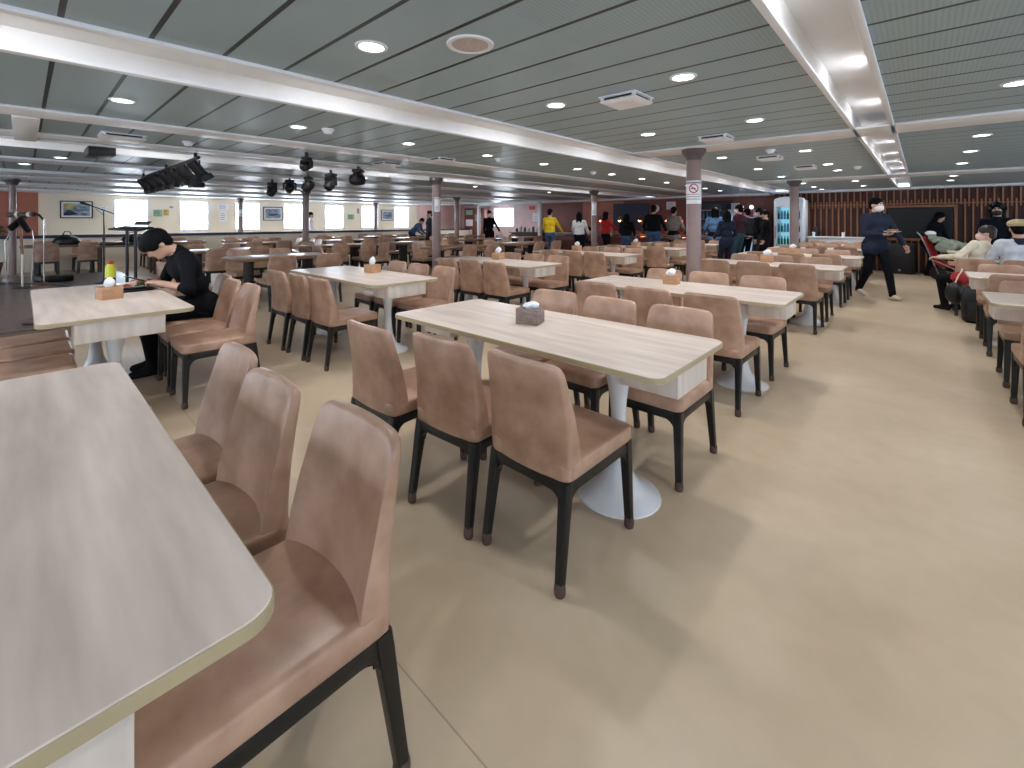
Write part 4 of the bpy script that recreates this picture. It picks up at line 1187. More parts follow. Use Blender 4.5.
MB().layers([[(a, b, z) for a, b in rr(hx_, hy_, .03, 4)] for z, hx_, hy_ in ((0, .19, .13), (.002, .195, .135), (.012, .21, .15), (.012, .205, .145), (.005, .19, .13))]).build('tray_body', M_BLACKP, t)

# ------------------------------------------------------------------ people: one continuous skin per body
class Sdf:
    def __init__(s, vox):
        s.vox, s.p = vox, []
    def cap(s, a, b, ra, rb, m, k=0.02):
        s.p.append(('c', np.array(a, float), np.array(b, float), ra, rb, m, k)); return s
    def ell(s, c, r, m, k=0.02, rot=None, cut=False):
        s.p.append(('x' if cut else 'e', np.array(c, float), np.array(r, float), np.array(rot if rot is not None else np.eye(3), float), 0, m, k)); return s
    def mesh(s, name, mats):
        vox = s.vox
        lo, hi = np.full(3, 1e9), np.full(3, -1e9)
        bx = []
        for p in s.p:
            if p[0] == 'c':
                r = max(p[3], p[4]); a = np.minimum(p[1], p[2]) - r; b = np.maximum(p[1], p[2]) + r
            else:
                r = np.abs(p[3]) @ p[2]; a, b = p[1] - r, p[1] + r
            bx.append((a, b))
            if p[0] != 'x':
                lo, hi = np.minimum(lo, a), np.maximum(hi, b)
        lo -= 3 * vox; hi += 3 * vox
        n = np.ceil((hi - lo) / vox).astype(int) + 1
        F = np.full(n, 1e2, np.float32); BD = np.full(n, 1e2, np.float32); ID = np.zeros(n, np.int16)
        ax = [lo[i] + vox * np.arange(n[i]) for i in range(3)]
        for p, (a, b) in zip(s.p, bx):
            mg = p[6] + 4 * vox
            i0 = np.maximum(0, np.floor((a - mg - lo) / vox).astype(int)); i1 = np.minimum(n, np.ceil((b + mg - lo) / vox).astype(int) + 1)
            if (i1 <= i0).any(): continue
            sl_ = tuple(slice(i0[i], i1[i]) for i in range(3))
            X, Y, Z = np.meshgrid(ax[0][sl_[0]], ax[1][sl_[1]], ax[2][sl_[2]], indexing='ij')
            if p[0] == 'c':
                d_ = p[2] - p[1]; L2 = max(1e-9, float(d_ @ d_))
                t = np.clip(((X - p[1][0]) * d_[0] + (Y - p[1][1]) * d_[1] + (Z - p[1][2]) * d_[2]) / L2, 0, 1)
                D = np.sqrt((X - p[1][0] - t * d_[0]) ** 2 + (Y - p[1][1] - t * d_[1]) ** 2 + (Z - p[1][2] - t * d_[2]) ** 2) - (p[3] + (p[4] - p[3]) * t)
            else:
                q = [(X - p[1][0]), (Y - p[1][1]), (Z - p[1][2])]
                M_ = p[3].T
                u = [(M_[i, 0] * q[0] + M_[i, 1] * q[1] + M_[i, 2] * q[2]) / p[2][i] for i in range(3)]
                k0 = np.sqrt(u[0] ** 2 + u[1] ** 2 + u[2] ** 2)
                k1 = np.sqrt((u[0] / p[2][0]) ** 2 + (u[1] / p[2][1]) ** 2 + (u[2] / p[2][2]) ** 2)
                D = np.where(k1 > 1e-6, k0 * (k0 - 1) / np.maximum(k1, 1e-6), -min(p[2]))
            f = F[sl_]
            if p[0] == 'x':
                F[sl_] = np.maximum(f, -D)
                continue
            k = max(p[6], 1e-4)
            h = np.clip(0.5 + 0.5 * (f - D) / k, 0, 1)
            F[sl_] = f + (D - f) * h - k * h * (1 - h)
            bd = BD[sl_]; c = D < bd
            BD[sl_] = np.where(c, D, bd); ID[sl_] = np.where(c, p[5], ID[sl_])
        # naive surface nets
        S = F < 0
        m0 = tuple(x - 1 for x in n)
        cs = np.zeros((*m0, 3), np.float32); cn = np.zeros(m0, np.float32)
        offs = [(i, j, k) for i in (0, 1) for j in (0, 1) for k in (0, 1)]
        def sub(A, o): return A[o[0]:o[0] + m0[0], o[1]:o[1] + m0[1], o[2]:o[2] + m0[2]]
        for o in offs:
            for d_ in range(3):
                if o[d_]: continue
                o2 = list(o); o2[d_] = 1
                fa, fb = sub(F, o), sub(F, o2)
                cr = (fa < 0) != (fb < 0)
                t = np.where(cr, fa / np.where(cr, fa - fb, 1), 0)
                for e in range(3):
                    cs[..., e] += np.where(cr, o[e] + (t if e == d_ else 0), 0)
                cn += cr
        act = cn > 0
        idx = np.full(m0, -1, np.int64); idx[act] = np.arange(act.sum())
        ii = np.argwhere(act)
        V = lo + vox * (ii + cs[act] / cn[act][:, None])
        faces, fid = [], []
        for d_ in range(3):
            e1, e2 = (d_ + 1) % 3, (d_ + 2) % 3
            sh = [slice(1, m0[0]), slice(1, m0[1]), slice(1, m0[2])]
            A = [slice(None)] * 3
            sa = [slice(1, m0[0]), slice(1, m0[1]), slice(1, m0[2])]; sb = list(sa)
            sa[d_] = slice(0, m0[d_]); sb[d_] = slice(1, m0[d_] + 1)
            a_, b_ = S[tuple(sa)], S[tuple(sb)]
            for flip, msk in ((False, a_ & ~b_), (True, ~a_ & b_)):
                q = np.argwhere(msk)
                if not len(q): continue
                base = q.copy(); base[:, e1] += 1; base[:, e2] += 1
                def gi(s1, s2):
                    g = base.copy(); g[:, e1] += s1; g[:, e2] += s2
                    return idx[g[:, 0], g[:, 1], g[:, 2]]
                Q = np.stack([gi(-1, -1), gi(0, -1), gi(0, 0), gi(-1, 0)], 1)
                ins = base.copy()
                if flip:
                    Q = Q[:, ::-1]; ins[:, d_] += 1
                faces.append(Q); fid.append(ID[ins[:, 0], ins[:, 1], ins[:, 2]])
        Fc = np.concatenate(faces); Fi = np.concatenate(fid)
        ok = (Fc >= 0).all(1)
        Fc, Fi = Fc[ok], Fi[ok]
        # one light smoothing pass of the grid stepping
        for _ in range(2):
            acc = np.zeros_like(V); cnt = np.zeros(len(V))
            for c in range(4):
                np.add.at(acc, Fc[:, c], V[Fc[:, (c + 1) % 4]]); np.add.at(cnt, Fc[:, c], 1)
            V = 0.6 * V + 0.4 * acc / np.maximum(cnt, 1)[:, None]
        me = bpy.data.meshes.new(name)
        me.from_pydata(V.tolist(), [], Fc.tolist())
        for m in mats: me.materials.append(m)
        me.polygons.foreach_set('material_index', Fi.astype(np.int32))
        me.shade_smooth(); me.update()
        return me

def nrm(v):
    v = np.array(v, float); return v / max(1e-9, np.linalg.norm(v))
def ik(a, c, l1, l2, pole):
    a, c = np.array(a, float), np.array(c, float)
    d = c - a; L = np.linalg.norm(d)
    Lc = min(L, (l1 + l2) * 0.998)
    u = d / L
    c = a + u * Lc
    x = (l1 * l1 - l2 * l2 + Lc * Lc) / (2 * Lc)
    h = math.sqrt(max(0, l1 * l1 - x * x))
    p = np.array(pole, float); p = p - u * (p @ u)
    return a + u * x + nrm(p) * h, c
def rotm(yaw=0, pitch=0, roll=0):
    return np.array((Matrix.Rotation(yaw, 3, 'Z') @ Matrix.Rotation(-pitch, 3, 'X') @ Matrix.Rotation(roll, 3, 'Y')))

def hand(S, w, f, nrm_, side, curl, m, s=1.0, fr=1.0):
    """palm, four unequal bent fingers and a thumb; nrm_ = the way the palm faces, side = +1 thumb toward f x nrm_"""
    f = nrm(f); pn = np.array(nrm_, float); pn = nrm(pn - f * (pn @ f)); l = np.cross(f, pn) * side
    k1 = 0.008
    for o in (0.026, 0.009, -0.009, -0.025):
        S.cap(w + l * o * 0.55 * s, w + (f * 0.082 + l * o) * s, 0.015 * s, 0.0125 * s, m, 0.012)
    for o, ln, cv in ((0.027, 0.072, 0.9), (0.009, 0.082, 1.0), (-0.009, 0.076, 1.08), (-0.026, 0.060, 1.2)):
        p = w + (f * 0.084 + l * o) * s; a = 0.25 * curl * cv
        for q, (fl, r0, r1) in enumerate(((0.46, .0095, .0088), (0.30, .0088, .0080), (0.24, .0080, .0070))):
            d = f * math.cos(a) + pn * math.sin(a)
            e = p + d * ln * fl * s
            S.cap(p, e, r0 * s * fr, r1 * s * fr, m, 0.003); p = e; a += 0.75 * curl * cv
    p = w + (f * 0.022 + l * 0.026) * s
    d = nrm(f * 0.65 + l * 0.75 + pn * 0.25); e = p + d * 0.040 * s
    S.cap(p, e, 0.0125 * s, 0.0105 * s, m, 0.008)
    d = nrm(f * 0.95 + l * 0.30 + pn * (0.25 + 0.3 * curl)); e2 = e + d * 0.030 * s
    S.cap(e, e2, 0.0105 * s, 0.0085 * s, m, 0.003)

M_SKIN = mat('skin', (206, 164, 140), 0.5, var=0.03, scale=10)
M_LIP = mat('lips', (168, 104, 96), 0.5, var=0.03)
M_EYEW = mat('eye_white', (226, 222, 216), 0.3, var=0.01)
M_EYED = mat('eye_iris', (34, 26, 22), 0.2, var=0.05)
M_HAIRB = mat('black_hair', (8, 9, 13), 0.6, spec=0.12, var=0.25, scale=40, stretch=(3, 3, 0.6), bump=0.4, bscale=70)
M_HAIRBR = mat('brown_hair', (48, 36, 30), 0.45, var=0.25, scale=40, bump=0.4, bscale=70)
M_MASKW = mat('white_mask', (232, 234, 236), 0.75, var=0.02)
M_MASKB = mat('black_mask', (20, 20, 22), 0.7, var=0.05)
M_MASKP = mat('pink_mask', (226, 190, 186), 0.75, var=0.03)
def cloth(name, rgb): return mat(name, rgb, 0.85, var=0.09, scale=16, bump=0.25, bscale=40, spec=0.2)
CL = {n: cloth('cloth_' + n, c) for n, c in dict(black=(9, 11, 18), navy=(34, 40, 60), darkblue=(36, 43, 60), jeans=(66, 88, 122), yellow=(222, 188, 40), white=(226, 226, 226), red=(176, 38, 40),
      grey=(140, 132, 128), denim=(98, 134, 176), maroon=(64, 34, 46), cream=(228, 216, 192), palegrey=(206, 210, 216), shoe_beige=(206, 194, 176), shoe_black=(24, 24, 26), charcoal=(52, 52, 58), teal=(52, 78, 92), tan=(190, 166, 128), darknavy=(18, 22, 34)).items()}

def person(label, loc, rz, top, bottom, shoe='shoe_black', hair='short', hairm=None, vox=0.0085, s=1.0, fat=1.0, pel=(0, 0, 0.93), lean=0.0, side=0.0, twist=0.0,
           wr=(0.24, 0.06, 0.80), wl=(-0.24, 0.06, 0.80), ar=(0.10, -0.02, 0.085), al=(-0.10, 0.02, 0.085), fr=(0.03, 1, 0), fl=(-0.03, 1, 0), hyaw=0, hpitch=0, hroll=0,
           curl=0.7, nr=None, nl=None, jacket=0.10, mask=None, sleeve=1.0, knee=None, long_skirt=False, polr=(0.4, -1, -0.1), poll=(-0.4, -1, -0.1), collar=None, hand_m=None, hneck=0.0):
    t = thing('person', label, 'person', loc, rz)
    S = Sdf(vox)
    names = ['skin', 'top', 'bottom', 'shoe', 'lip', 'eyew', 'eyed', 'collar', 'brow']
    mats = [M_SKIN, CL[top], CL[bottom], CL[shoe], M_LIP, M_EYEW, M_EYED, CL[collar or top], hairm or M_HAIRB]
    SK, TP, BT, SH, LP, EW, ED, CO, BR = range(9)
    P = np.array(pel, float)
    B = rotm(twist, lean, side)
    def T(x, y, z): return P + B @ np.array((x, y, z), float)
    f = fat
    hipR, hipL = P + np.array((0.09, 0, -0.02)), P + np.array((-0.09, 0, -0.02))
    # trunk
    S.cap(P + (0.075 * f, -0.01, 0), P + (-0.075 * f, -0.01, 0), 0.104 * f, 0.104 * f, BT, 0.03)
    S.cap(T(0.062 * f, 0, jacket - 0.01), T(-0.062 * f, 0, jacket - 0.01), 0.110 * f, 0.110 * f, TP, 0.015)
    if jacket < 0.05:
        S.cap(T(0.08 * f, 0, -0.06), T(-0.08 * f, 0, -0.06), 0.116 * f, 0.116 * f, TP, 0.03)
    S.cap(T(0.055 * f, 0.005, 0.20), T(-0.055 * f, 0.005, 0.20), 0.108 * f, 0.108 * f, TP, 0.05)
    S.cap(T(0.085, 0.005, 0.36), T(-0.085, 0.005, 0.36), 0.112, 0.112, TP, 0.05)
    S.cap(T(0.15, -0.012, 0.465), T(-0.15, -0.012, 0.465), 0.062, 0.062, TP, 0.05)
    S.cap(T(0, -0.012, 0.49), T(0, -0.005, 0.525), 0.075, 0.058, CO, 0.03)
    hr = rotm(hyaw, lean * 0.5 + hpitch, hroll)
    nb = T(0, -0.005, 0.52)
    hc = nb + rotm(twist, lean * 0.6 + hpitch * 0.5 + hneck, side) @ np.array((0, 0.012, 0.150))
    S.cap(nb, hc + hr @ np.array((0, -0.02, -0.05)), 0.053, 0.050, SK, 0.018)
    # arms
    ends = []
    for sg, w, pole, nn in ((1, wr, polr, nr), (-1, wl, poll, nl)):
        sh = T(sg * 0.175, -0.012, 0.455)
        el, w_ = ik(sh, w, 0.285, 0.25, pole)
        S.cap(sh, el, 0.060, 0.047, TP, 0.035)
        mid = el + (w_ - el) * (0.92 if sleeve >= 1 else sleeve)
        S.cap(el, mid, 0.046, 0.036, TP, 0.015)
        S.cap(el, w_, 0.036, 0.026, SK, 0.008)
        fd = nrm(w_ - el)
        hand(S, w_, fd, nn if nn is not None else (-sg * 1.0, 0.1, 0), sg * (1 if nn is None else 1), curl, SK, 1.0, max(1.0, vox / 0.0085 * 1.06))
        ends.append((w_, fd))
    # legs
    for sg, hp, an, fd in ((1, hipR, ar, fr), (-1, hipL, al, fl)):
        kn, an_ = ik(hp, an, 0.43, 0.42, knee or (sg * 0.12, 1, 0.1))
        S.cap(hp, kn, 0.092 * f, 0.066, BT, 0.03)
        S.cap(kn, an_, 0.064, 0.050, BT, 0.02)
        S.cap(an_ , an_ + np.array((0, 0, -0.02)), 0.034, 0.034, SH, 0.01)
        d = nrm((fd[0], fd[1], 0))
        dz = fd[2]
        heel = an_ + d * -0.045 + np.array((0, 0, -0.045 + 0.02 * dz)); toe = an_ + d * 0.145 + np.array((0, 0, -0.052 - 0.09 * dz))
        S.cap(heel, an_ + d * 0.05 + np.array((0, 0, -0.038)), 0.037, 0.038, SH, 0.02)
        S.cap(an_ + d * 0.05 + np.array((0, 0, -0.042)), toe, 0.038, 0.030, SH, 0.02)
    # head
    def Hh(x, y, z): return hc + hr @ np.array((x, y, z), float)
    S.ell(Hh(0, -0.008, 0.035), (0.075, 0.094, 0.086), SK, 0.01, hr)
    S.ell(Hh(0, 0.022, -0.040), (0.058, 0.068, 0.072), SK, 0.03, hr)
    S.ell(Hh(0, 0.058, -0.088), (0.028, 0.024, 0.022), SK, 0.025, hr)
    S.cap(Hh(0, 0.086, 0.005), Hh(0, 0.103, -0.030), 0.009, 0.013, SK, 0.012)
    for sg in (-1, 1):
        S.ell(Hh(sg * 0.076, -0.012, -0.008), (0.010, 0.020, 0.031), SK, 0.006, hr)
        S.ell(Hh(sg * 0.030, 0.078, 0.006), (0.014, 0.010, 0.008), EW, 0.002, hr)
        S.ell(Hh(sg * 0.030, 0.084, 0.006), (0.006, 0.006, 0.007), ED, 0.002, hr)
        S.cap(Hh(sg * 0.014, 0.088, 0.027), Hh(sg * 0.046, 0.078, 0.028), 0.005, 0.004, BR, 0.003)
    S.cap(Hh(-0.018, 0.084, -0.062), Hh(0.018, 0.084, -0.062), 0.007, 0.007, LP, 0.004)
    me = S.mesh('body', mats)
    body = link('body', me, t)
    # hair
    if hair:
        G = Sdf(max(vox * 0.8, 0.0065))
        if hair == 'short':
            G.ell(Hh(0, -0.014, 0.046), (0.086, 0.104, 0.092), 0, 0.01, hr)
            G.ell(Hh(0, -0.055, -0.02), (0.068, 0.055, 0.065), 0, 0.02, hr)
            G.ell(Hh(0, 0.105, -0.035), (0.078, 0.085, 0.085), 0, 0, hr, True)
            for sg in (-1, 1): G.ell(Hh(sg * 0.085, 0.02, -0.02), (0.03, 0.05, 0.042), 0, 0, hr, True)
            G.ell(Hh(0, 0.0, -0.13), (0.09, 0.10, 0.075), 0, 0, hr, True)
        elif hair == 'bowl':
            G.ell(Hh(0, -0.012, 0.050), (0.096, 0.112, 0.090), 0, 0.01, hr)
            G.ell(Hh(0, 0.04, 0.045), (0.084, 0.075, 0.062), 0, 0.03, hr)
            G.ell(Hh(0, -0.060, -0.012), (0.074, 0.052, 0.060), 0, 0.02, hr)
            for sg in (-1, 1):
                G.ell(Hh(sg * 0.080, 0.035, 0.020), (0.014, 0.05, 0.035), 0, 0.02, hr)
            G.ell(Hh(0, 0.115, -0.052), (0.085, 0.085, 0.075), 0, 0, hr, True)
            for sg in (-1, 1): G.ell(Hh(sg * 0.088, -0.004, -0.030), (0.03, 0.045, 0.040), 0, 0, hr, True)
            G.ell(Hh(0, 0.0, -0.13), (0.09, 0.10, 0.070), 0, 0, hr, True)
        else:
            G.ell(Hh(0, -0.014, 0.044), (0.090, 0.108, 0.094), 0, 0.01, hr)
            for sg in (-1, 0, 1):
                G.cap(Hh(sg * 0.055, -0.05, 0.0), Hh(sg * 0.062, -0.062, -0.15 if hair == 'bob' else -0.24), 0.050, 0.034, 0, 0.03)
            for sg in ((-1, 1) if hair != 'curly' else ()):
                G.cap(Hh(sg * 0.074, 0.0, 0.03), Hh(sg * 0.080, 0.01, -0.11 if hair == 'bob' else -0.16), 0.026, 0.022, 0, 0.02)
            if hair == 'curly':
                rg = random.Random(4)
                for _ in range(40):
                    a = rg.uniform(0, 2 * PI); b_ = rg.uniform(-0.9, 1.4)
                    if math.sin(a) > 0.3 and b_ < 0.5: continue
                    G.ell(Hh(0.098 * math.cos(a) * math.cos(b_), -0.014 + 0.112 * math.sin(a) * math.cos(b_), 0.03 + 0.1 * math.sin(b_)), (0.026, 0.026, 0.026), 0, 0.01)
            G.ell(Hh(0, 0.110, -0.045), (0.072, 0.085, 0.098), 0, 0, hr, True)
        link('hair', G.mesh('hair', [hairm or M_HAIRB]), t)
    if mask:
        G = Sdf(max(vox * 0.8, 0.0065))
        G.ell(Hh(0, 0.034, -0.050), (0.066, 0.074, 0.060), 0, 0.01, hr)
        G.cap(Hh(0, 0.098, -0.022), Hh(0, 0.09, -0.07), 0.018, 0.02, 0, 0.02)
        G.ell(Hh(0, -0.07, -0.04), (0.11, 0.10, 0.12), 0, 0, hr, True)
        link('face_mask', G.mesh('face_mask', [mask]), t)
    if s != 1.0:
        t.scale = (s, s, s)
    return t, ends, hc, hr

# the student in black, bent over his plate
SX, SY = -5.02, 1.13
stu, e_, hc_, hr_ = person('person in black with a bowl haircut bent over a plate at the table', (SX, SY, 0), PI, 'black', 'black', hair='bowl', vox=0.0065, s=1.04, sleeve=0.25,
    pel=(0, -0.03, 0.540), lean=0.40, wr=(0.13, 0.38, 0.77), wl=(-0.13, 0.30, 0.765), ar=(0.12, 0.30, 0.085), al=(-0.10, 0.34, 0.085), hpitch=0.58, hneck=0.52, curl=1.0, jacket=0.02,
    nr=(-0.5, 0.3, -0.8), nl=(0.5, 0.2, -0.8), knee=(0, 0.5, 1), polr=(1, -0.4, -0.8), poll=(-1, -0.4, -0.8))
p = (e_[0][0] + e_[0][1] * 0.10) * 1.04
ph = thing('phone', 'black phone held in the hand of the person eating', 'phone', (SX - p[0], SY - p[1], p[2] + 0.016), PI)
MB().box((0, 0, 0), (0.075, 0.15, 0.009), 0.004, rot=(0.35, 0, 0)).build('phone_body', M_BLACKG, ph)

# the man walking with a plate
HDG = R(-140)
man, e_, _, _ = person('person in a dark sweater and white mask walking with a plate of food', (-0.60, 10.10, 0), HDG, 'darkblue', 'black', shoe='shoe_beige', hair='short', vox=0.0065, s=1.02, fat=1.10,
    pel=(0, 0, 0.915), lean=0.02, wr=(0.03, 0.20, 1.09), wl=(-0.30, 0.24, 0.89), ar=(0.09, -0.27, 0.115), al=(-0.08, 0.26, 0.085), fr=(0.1, 1, 0.3), fl=(-0.05, 1, -0.1), hyaw=0.35, curl=0.9, jacket=0.03,
    nr=(-0.3, 0, 1), mask=M_MASKW, poll=(-1, -0.5, 0), polr=(1, -0.8, -0.2))
def place_world(t, p):
    return Vector(t.location) + Euler(t.rotation_euler).to_matrix() @ (Vector(p) * t.scale[0])
p = place_world(man, e_[0][0] + e_[0][1] * 0.08 + np.array((-0.03, 0.03, 0.036)))
pl = thing('plate', 'white plate with bread carried by the walking person', 'plate', p, 0)
MB().lathe([(0.06, 0), (0.08, 0.004), (0.12, 0.018), (0.122, 0.022), (0.117, 0.022), (0.078, 0.008)], 26).build('dish', M_WHITE, pl)
mb = MB()
for k in range(9):
    mb.sphere((rng.gauss(0, .04), rng.gauss(0, .04), 0.028 + rng.uniform(0, .02)), (rng.uniform(.02, .035), rng.uniform(.015, .025), .014), 0, 8, 6, rot=(0, 0, rng.uniform(0, 3)))
mb.build('bread_pieces', M_MEAT, pl)

# right hand tables
cap_, e_, hc_, hr_ = person('person in pale grey shirt and straw flat cap seated with back to the aisle', (0.97, 9.06, 0), 0.10, 'palegrey', 'tan', hair='short', vox=0.0075, fat=1.1,
    pel=(0, 0.0, 0.565), lean=0.10, wr=(0.20, 0.30, 0.80), wl=(-0.20, 0.30, 0.80), ar=(0.12, 0.40, 0.085), al=(-0.12, 0.38, 0.085), knee=(0, 0.6, 1), jacket=0.02, collar='navy', curl=0.6,
    nr=(0, 0, -1), nl=(0, 0, -1))
G = Sdf(0.007)
def Hc(x, y, z): return hc_ + hr_ @ np.array((x, y, z), float)
G.ell(Hc(0, -0.008, 0.070), (0.108, 0.128, 0.066), 0, 0.01, hr_)
G.ell(Hc(0, 0.10, 0.048), (0.075, 0.055, 0.014), 0, 0.02, hr_)
G.ell(Hc(0, -0.01, -0.03), (0.16, 0.16, 0.055), 0, 0, hr_, True)
G.ell(Hc(0, -0.01, 0.02), (0.080, 0.098, 0.07), 0, 0, hr_, True)
link('flat_cap', G.mesh('flat_cap', [mat('straw_cap', (206, 184, 140), 0.85, var=0.14, scale=45, bump=0.4, bscale=90)]), cap_)

boy, e_, _, _ = person('person in cream cardigan and pink mask turned sideways, arm stretched toward the stroller', (0.56, 9.14, 0), R(48), 'cream', 'black', hair='short', hairm=M_HAIRBR, vox=0.0075, s=0.92,
    pel=(0, 0.0, 0.61), lean=-0.03, side=0.26, wr=(0.10, 0.30, 0.76), wl=(-0.30, 0.28, 0.88), ar=(0.12, 0.38, 0.095), al=(-0.10, 0.36, 0.095), knee=(0, 0.6, 1), jacket=0.02, hyaw=0.7, curl=0.8,
    mask=M_MASKP, nl=(0, 0, -1), poll=(-0.3, -1, -0.3))
person('person with dark curly hair and black mask standing beyond the cap wearer', (0.97, 11.45, 0), R(172), 'darknavy', 'black', hair='curly', vox=0.0085, s=0.96, mask=M_MASKB, lean=0.12,
       wr=(0.18, 0.32, 0.98), wl=(-0.18, 0.30, 0.98), nr=(0, 0, -1), nl=(0, 0, -1))
person('person all in black leaning forward behind the stroller', (0.16, 14.98, 0), R(-120), 'black', 'black', hair='bob', vox=0.009, s=0.93, lean=0.40, hpitch=0.25, pel=(0, -0.06, 0.92), jacket=0.0,
       wr=(0.18, 0.34, 0.80), wl=(-0.22, 0.34, 0.78), nr=(0, 0, -1))

# by the buffet and in the queue
Q = 0.0095
person('person in yellow sweater and jeans with back to the hall at the buffet', (-8.72, 11.32, 0), R(10), 'yellow', 'jeans', vox=Q, s=1.0, wr=(0.28, 0.34, 0.98), wl=(-0.22, 0.20, 0.93), nr=(0, 0, 1))
person('person in navy crouching beside the yellow sweater at the buffet', (-8.42, 12.55, 0), R(-50), 'navy', 'navy', vox=Q, s=0.93, pel=(0, -0.15, 0.62), lean=0.80, hpitch=0.2, wr=(0.2, 0.5, 0.66), wl=(-0.2, 0.46, 0.64), nr=(0, 0, -1))
person('person in white blouse with long dark hair at the buffet', (-7.90, 11.75, 0), R(20), 'white', 'black', hair='long', vox=Q, s=0.94, wr=(0.22, 0.32, 1.0), wl=(-0.24, 0.30, 0.98), nr=(0, 0, 1), nl=(0, 0, 1))
person('person in red jacket half hidden by the buffet column', (-7.55, 12.75, 0), R(-25), 'red', 'black', vox=Q, s=0.95, hair='bob', wr=(0.22, 0.46, 1.02), wl=(-0.22, 0.28, 0.98), nr=(0, 0, 1))
person('person in black top and jeans with dark bob at the heat lamps', (-6.65, 12.45, 0), R(14), 'black', 'jeans', hair='bob', vox=Q, s=0.91, wr=(0.2, 0.26, 0.98), wl=(-0.2, 0.26, 0.98), nr=(0, 0, 1))
person('person in black sweater and jeans with short hair at the heat lamps', (-5.92, 12.75, 0), R(10), 'black', 'jeans', vox=Q, s=1.05, fat=1.15, wr=(0.28, 0.24, 1.0), wl=(-0.28, 0.22, 1.0), nr=(0, 0, 1))
person('person in grey coat left of the signed column', (-5.45, 13.1, 0), R(-10), 'grey', 'black', vox=Q, s=1.02, jacket=-0.02, wr=(0.22, 0.30, 1.02), wl=(-0.24, 0.22, 0.95), nr=(0, 0, 1))
person('person in long blue denim jacket with dark bob in the queue', (-4.28, 13.1, 0), R(28), 'denim', 'black', hair='bob', vox=Q, s=1.0, jacket=-0.05, wr=(0.2, 0.22, 1.0), wl=(-0.2, 0.3, 1.02), nr=(0, 0, 1))
person('person in long navy coat next to the denim jacket in the queue', (-3.52, 11.6, 0), R(50), 'navy', 'navy', hair='bob', vox=Q, s=0.92, jacket=-0.05, wr=(0.2, 0.2, 1.0), wl=(-0.2, 0.26, 1.0))
person('person in maroon top and teal trousers holding a plate in the queue', (-3.60, 12.9, 0), R(75), 'maroon', 'teal', vox=Q, s=1.03, wr=(0.16, 0.30, 1.05), wl=(-0.16, 0.28, 1.05), nr=(0, 0, 1), mask=M_MASKW)
person('person in charcoal jacket behind the maroon top in the queue', (-3.72, 14.1, 0), R(60), 'charcoal', 'black', vox=Q, s=0.98, wr=(0.2, 0.2, 1.0))
person('person in black coat and charcoal trousers in the middle of the queue', (-3.32, 13.75, 0), R(95), 'black', 'charcoal', vox=Q, s=0.98, mask=M_MASKW)
person('person in black sweater near the dark corner of the queue', (-3.55, 14.75, 0), R(150), 'black', 'black', vox=Q, s=0.99)
per, e_, _, _ = person('person in black beside the fridge holding a pale plate', (-3.02, 13.15, 0), R(120), 'black', 'black', vox=Q, s=0.93, wr=(0.12, 0.34, 1.0), wl=(-0.2, 0.1, 0.9), nr=(0, 0, 1))
p = place_world(per, e_[0][0] + e_[0][1] * 0.08 + np.array((-0.02, 0.0, 0.036)))
pl = thing('plate', 'empty pale plate held by the person beside the fridge', 'plate', p, 0)
MB().lathe([(0.06, 0), (0.08, 0.004), (0.12, 0.018), (0.122, 0.022), (0.117, 0.022), (0.078, 0.008)], 22).build('dish', M_WHITE, pl)
sui, e_, _, _ = person('person in black suit walking past the white post', (-11.9, 11.75, 0), R(-110), 'black', 'black', vox=Q, s=1.0, wl=(-0.3, 0.28, 0.95), mask=M_MASKW, ar=(0.1, -0.2, 0.1), al=(-0.1, 0.2, 0.085), jacket=0.0)
p = place_world(sui, e_[1][0] + e_[1][1] * 0.07 + np.array((0.0, 0.03, -0.22)))
sh = thing('paper_bag', 'white paper bag carried by the person in the black suit', 'bag', p, R(-110))
MB().layers([[(a, b, z) for a, b in rr(hx_, hy_, .01, 2)] for z, hx_, hy_ in ((-0.16, .10, .05), (-0.15, .13, .06), (0.12, .13, .055), (0.13, .125, .02))]).build('body', M_PAPER, sh)
MB().tube([(-.06, 0, .12), (-.04, 0, .21), (.04, 0, .21), (.06, 0, .12)], 0.006, 6).build('handle', M_PAPER, sh)
person('person in white shirt and navy trousers standing at the window wall', (-17.75, 7.66, 0), R(-20), 'white', 'navy', vox=0.011, s=0.98, wr=(0.2, 0.2, 0.95))
person('person in blue bending over a table far by the last window', (-15.2, 10.72, 0), R(-60), 'jeans', 'navy', vox=0.011, s=0.95, lean=0.8, hpitch=0.2, pel=(0, -0.1, 0.92), wr=(0.18, 0.5, 0.84), wl=(-0.18, 0.5, 0.84))
person('person in dark clothes half hidden by the column in the middle of the hall', (-12.35, 9.35, 0), R(160), 'charcoal', 'black', vox=0.011, s=0.98, wl=(-0.2, 0.0, 0.8), wr=(0.2, 0.0, 0.8))

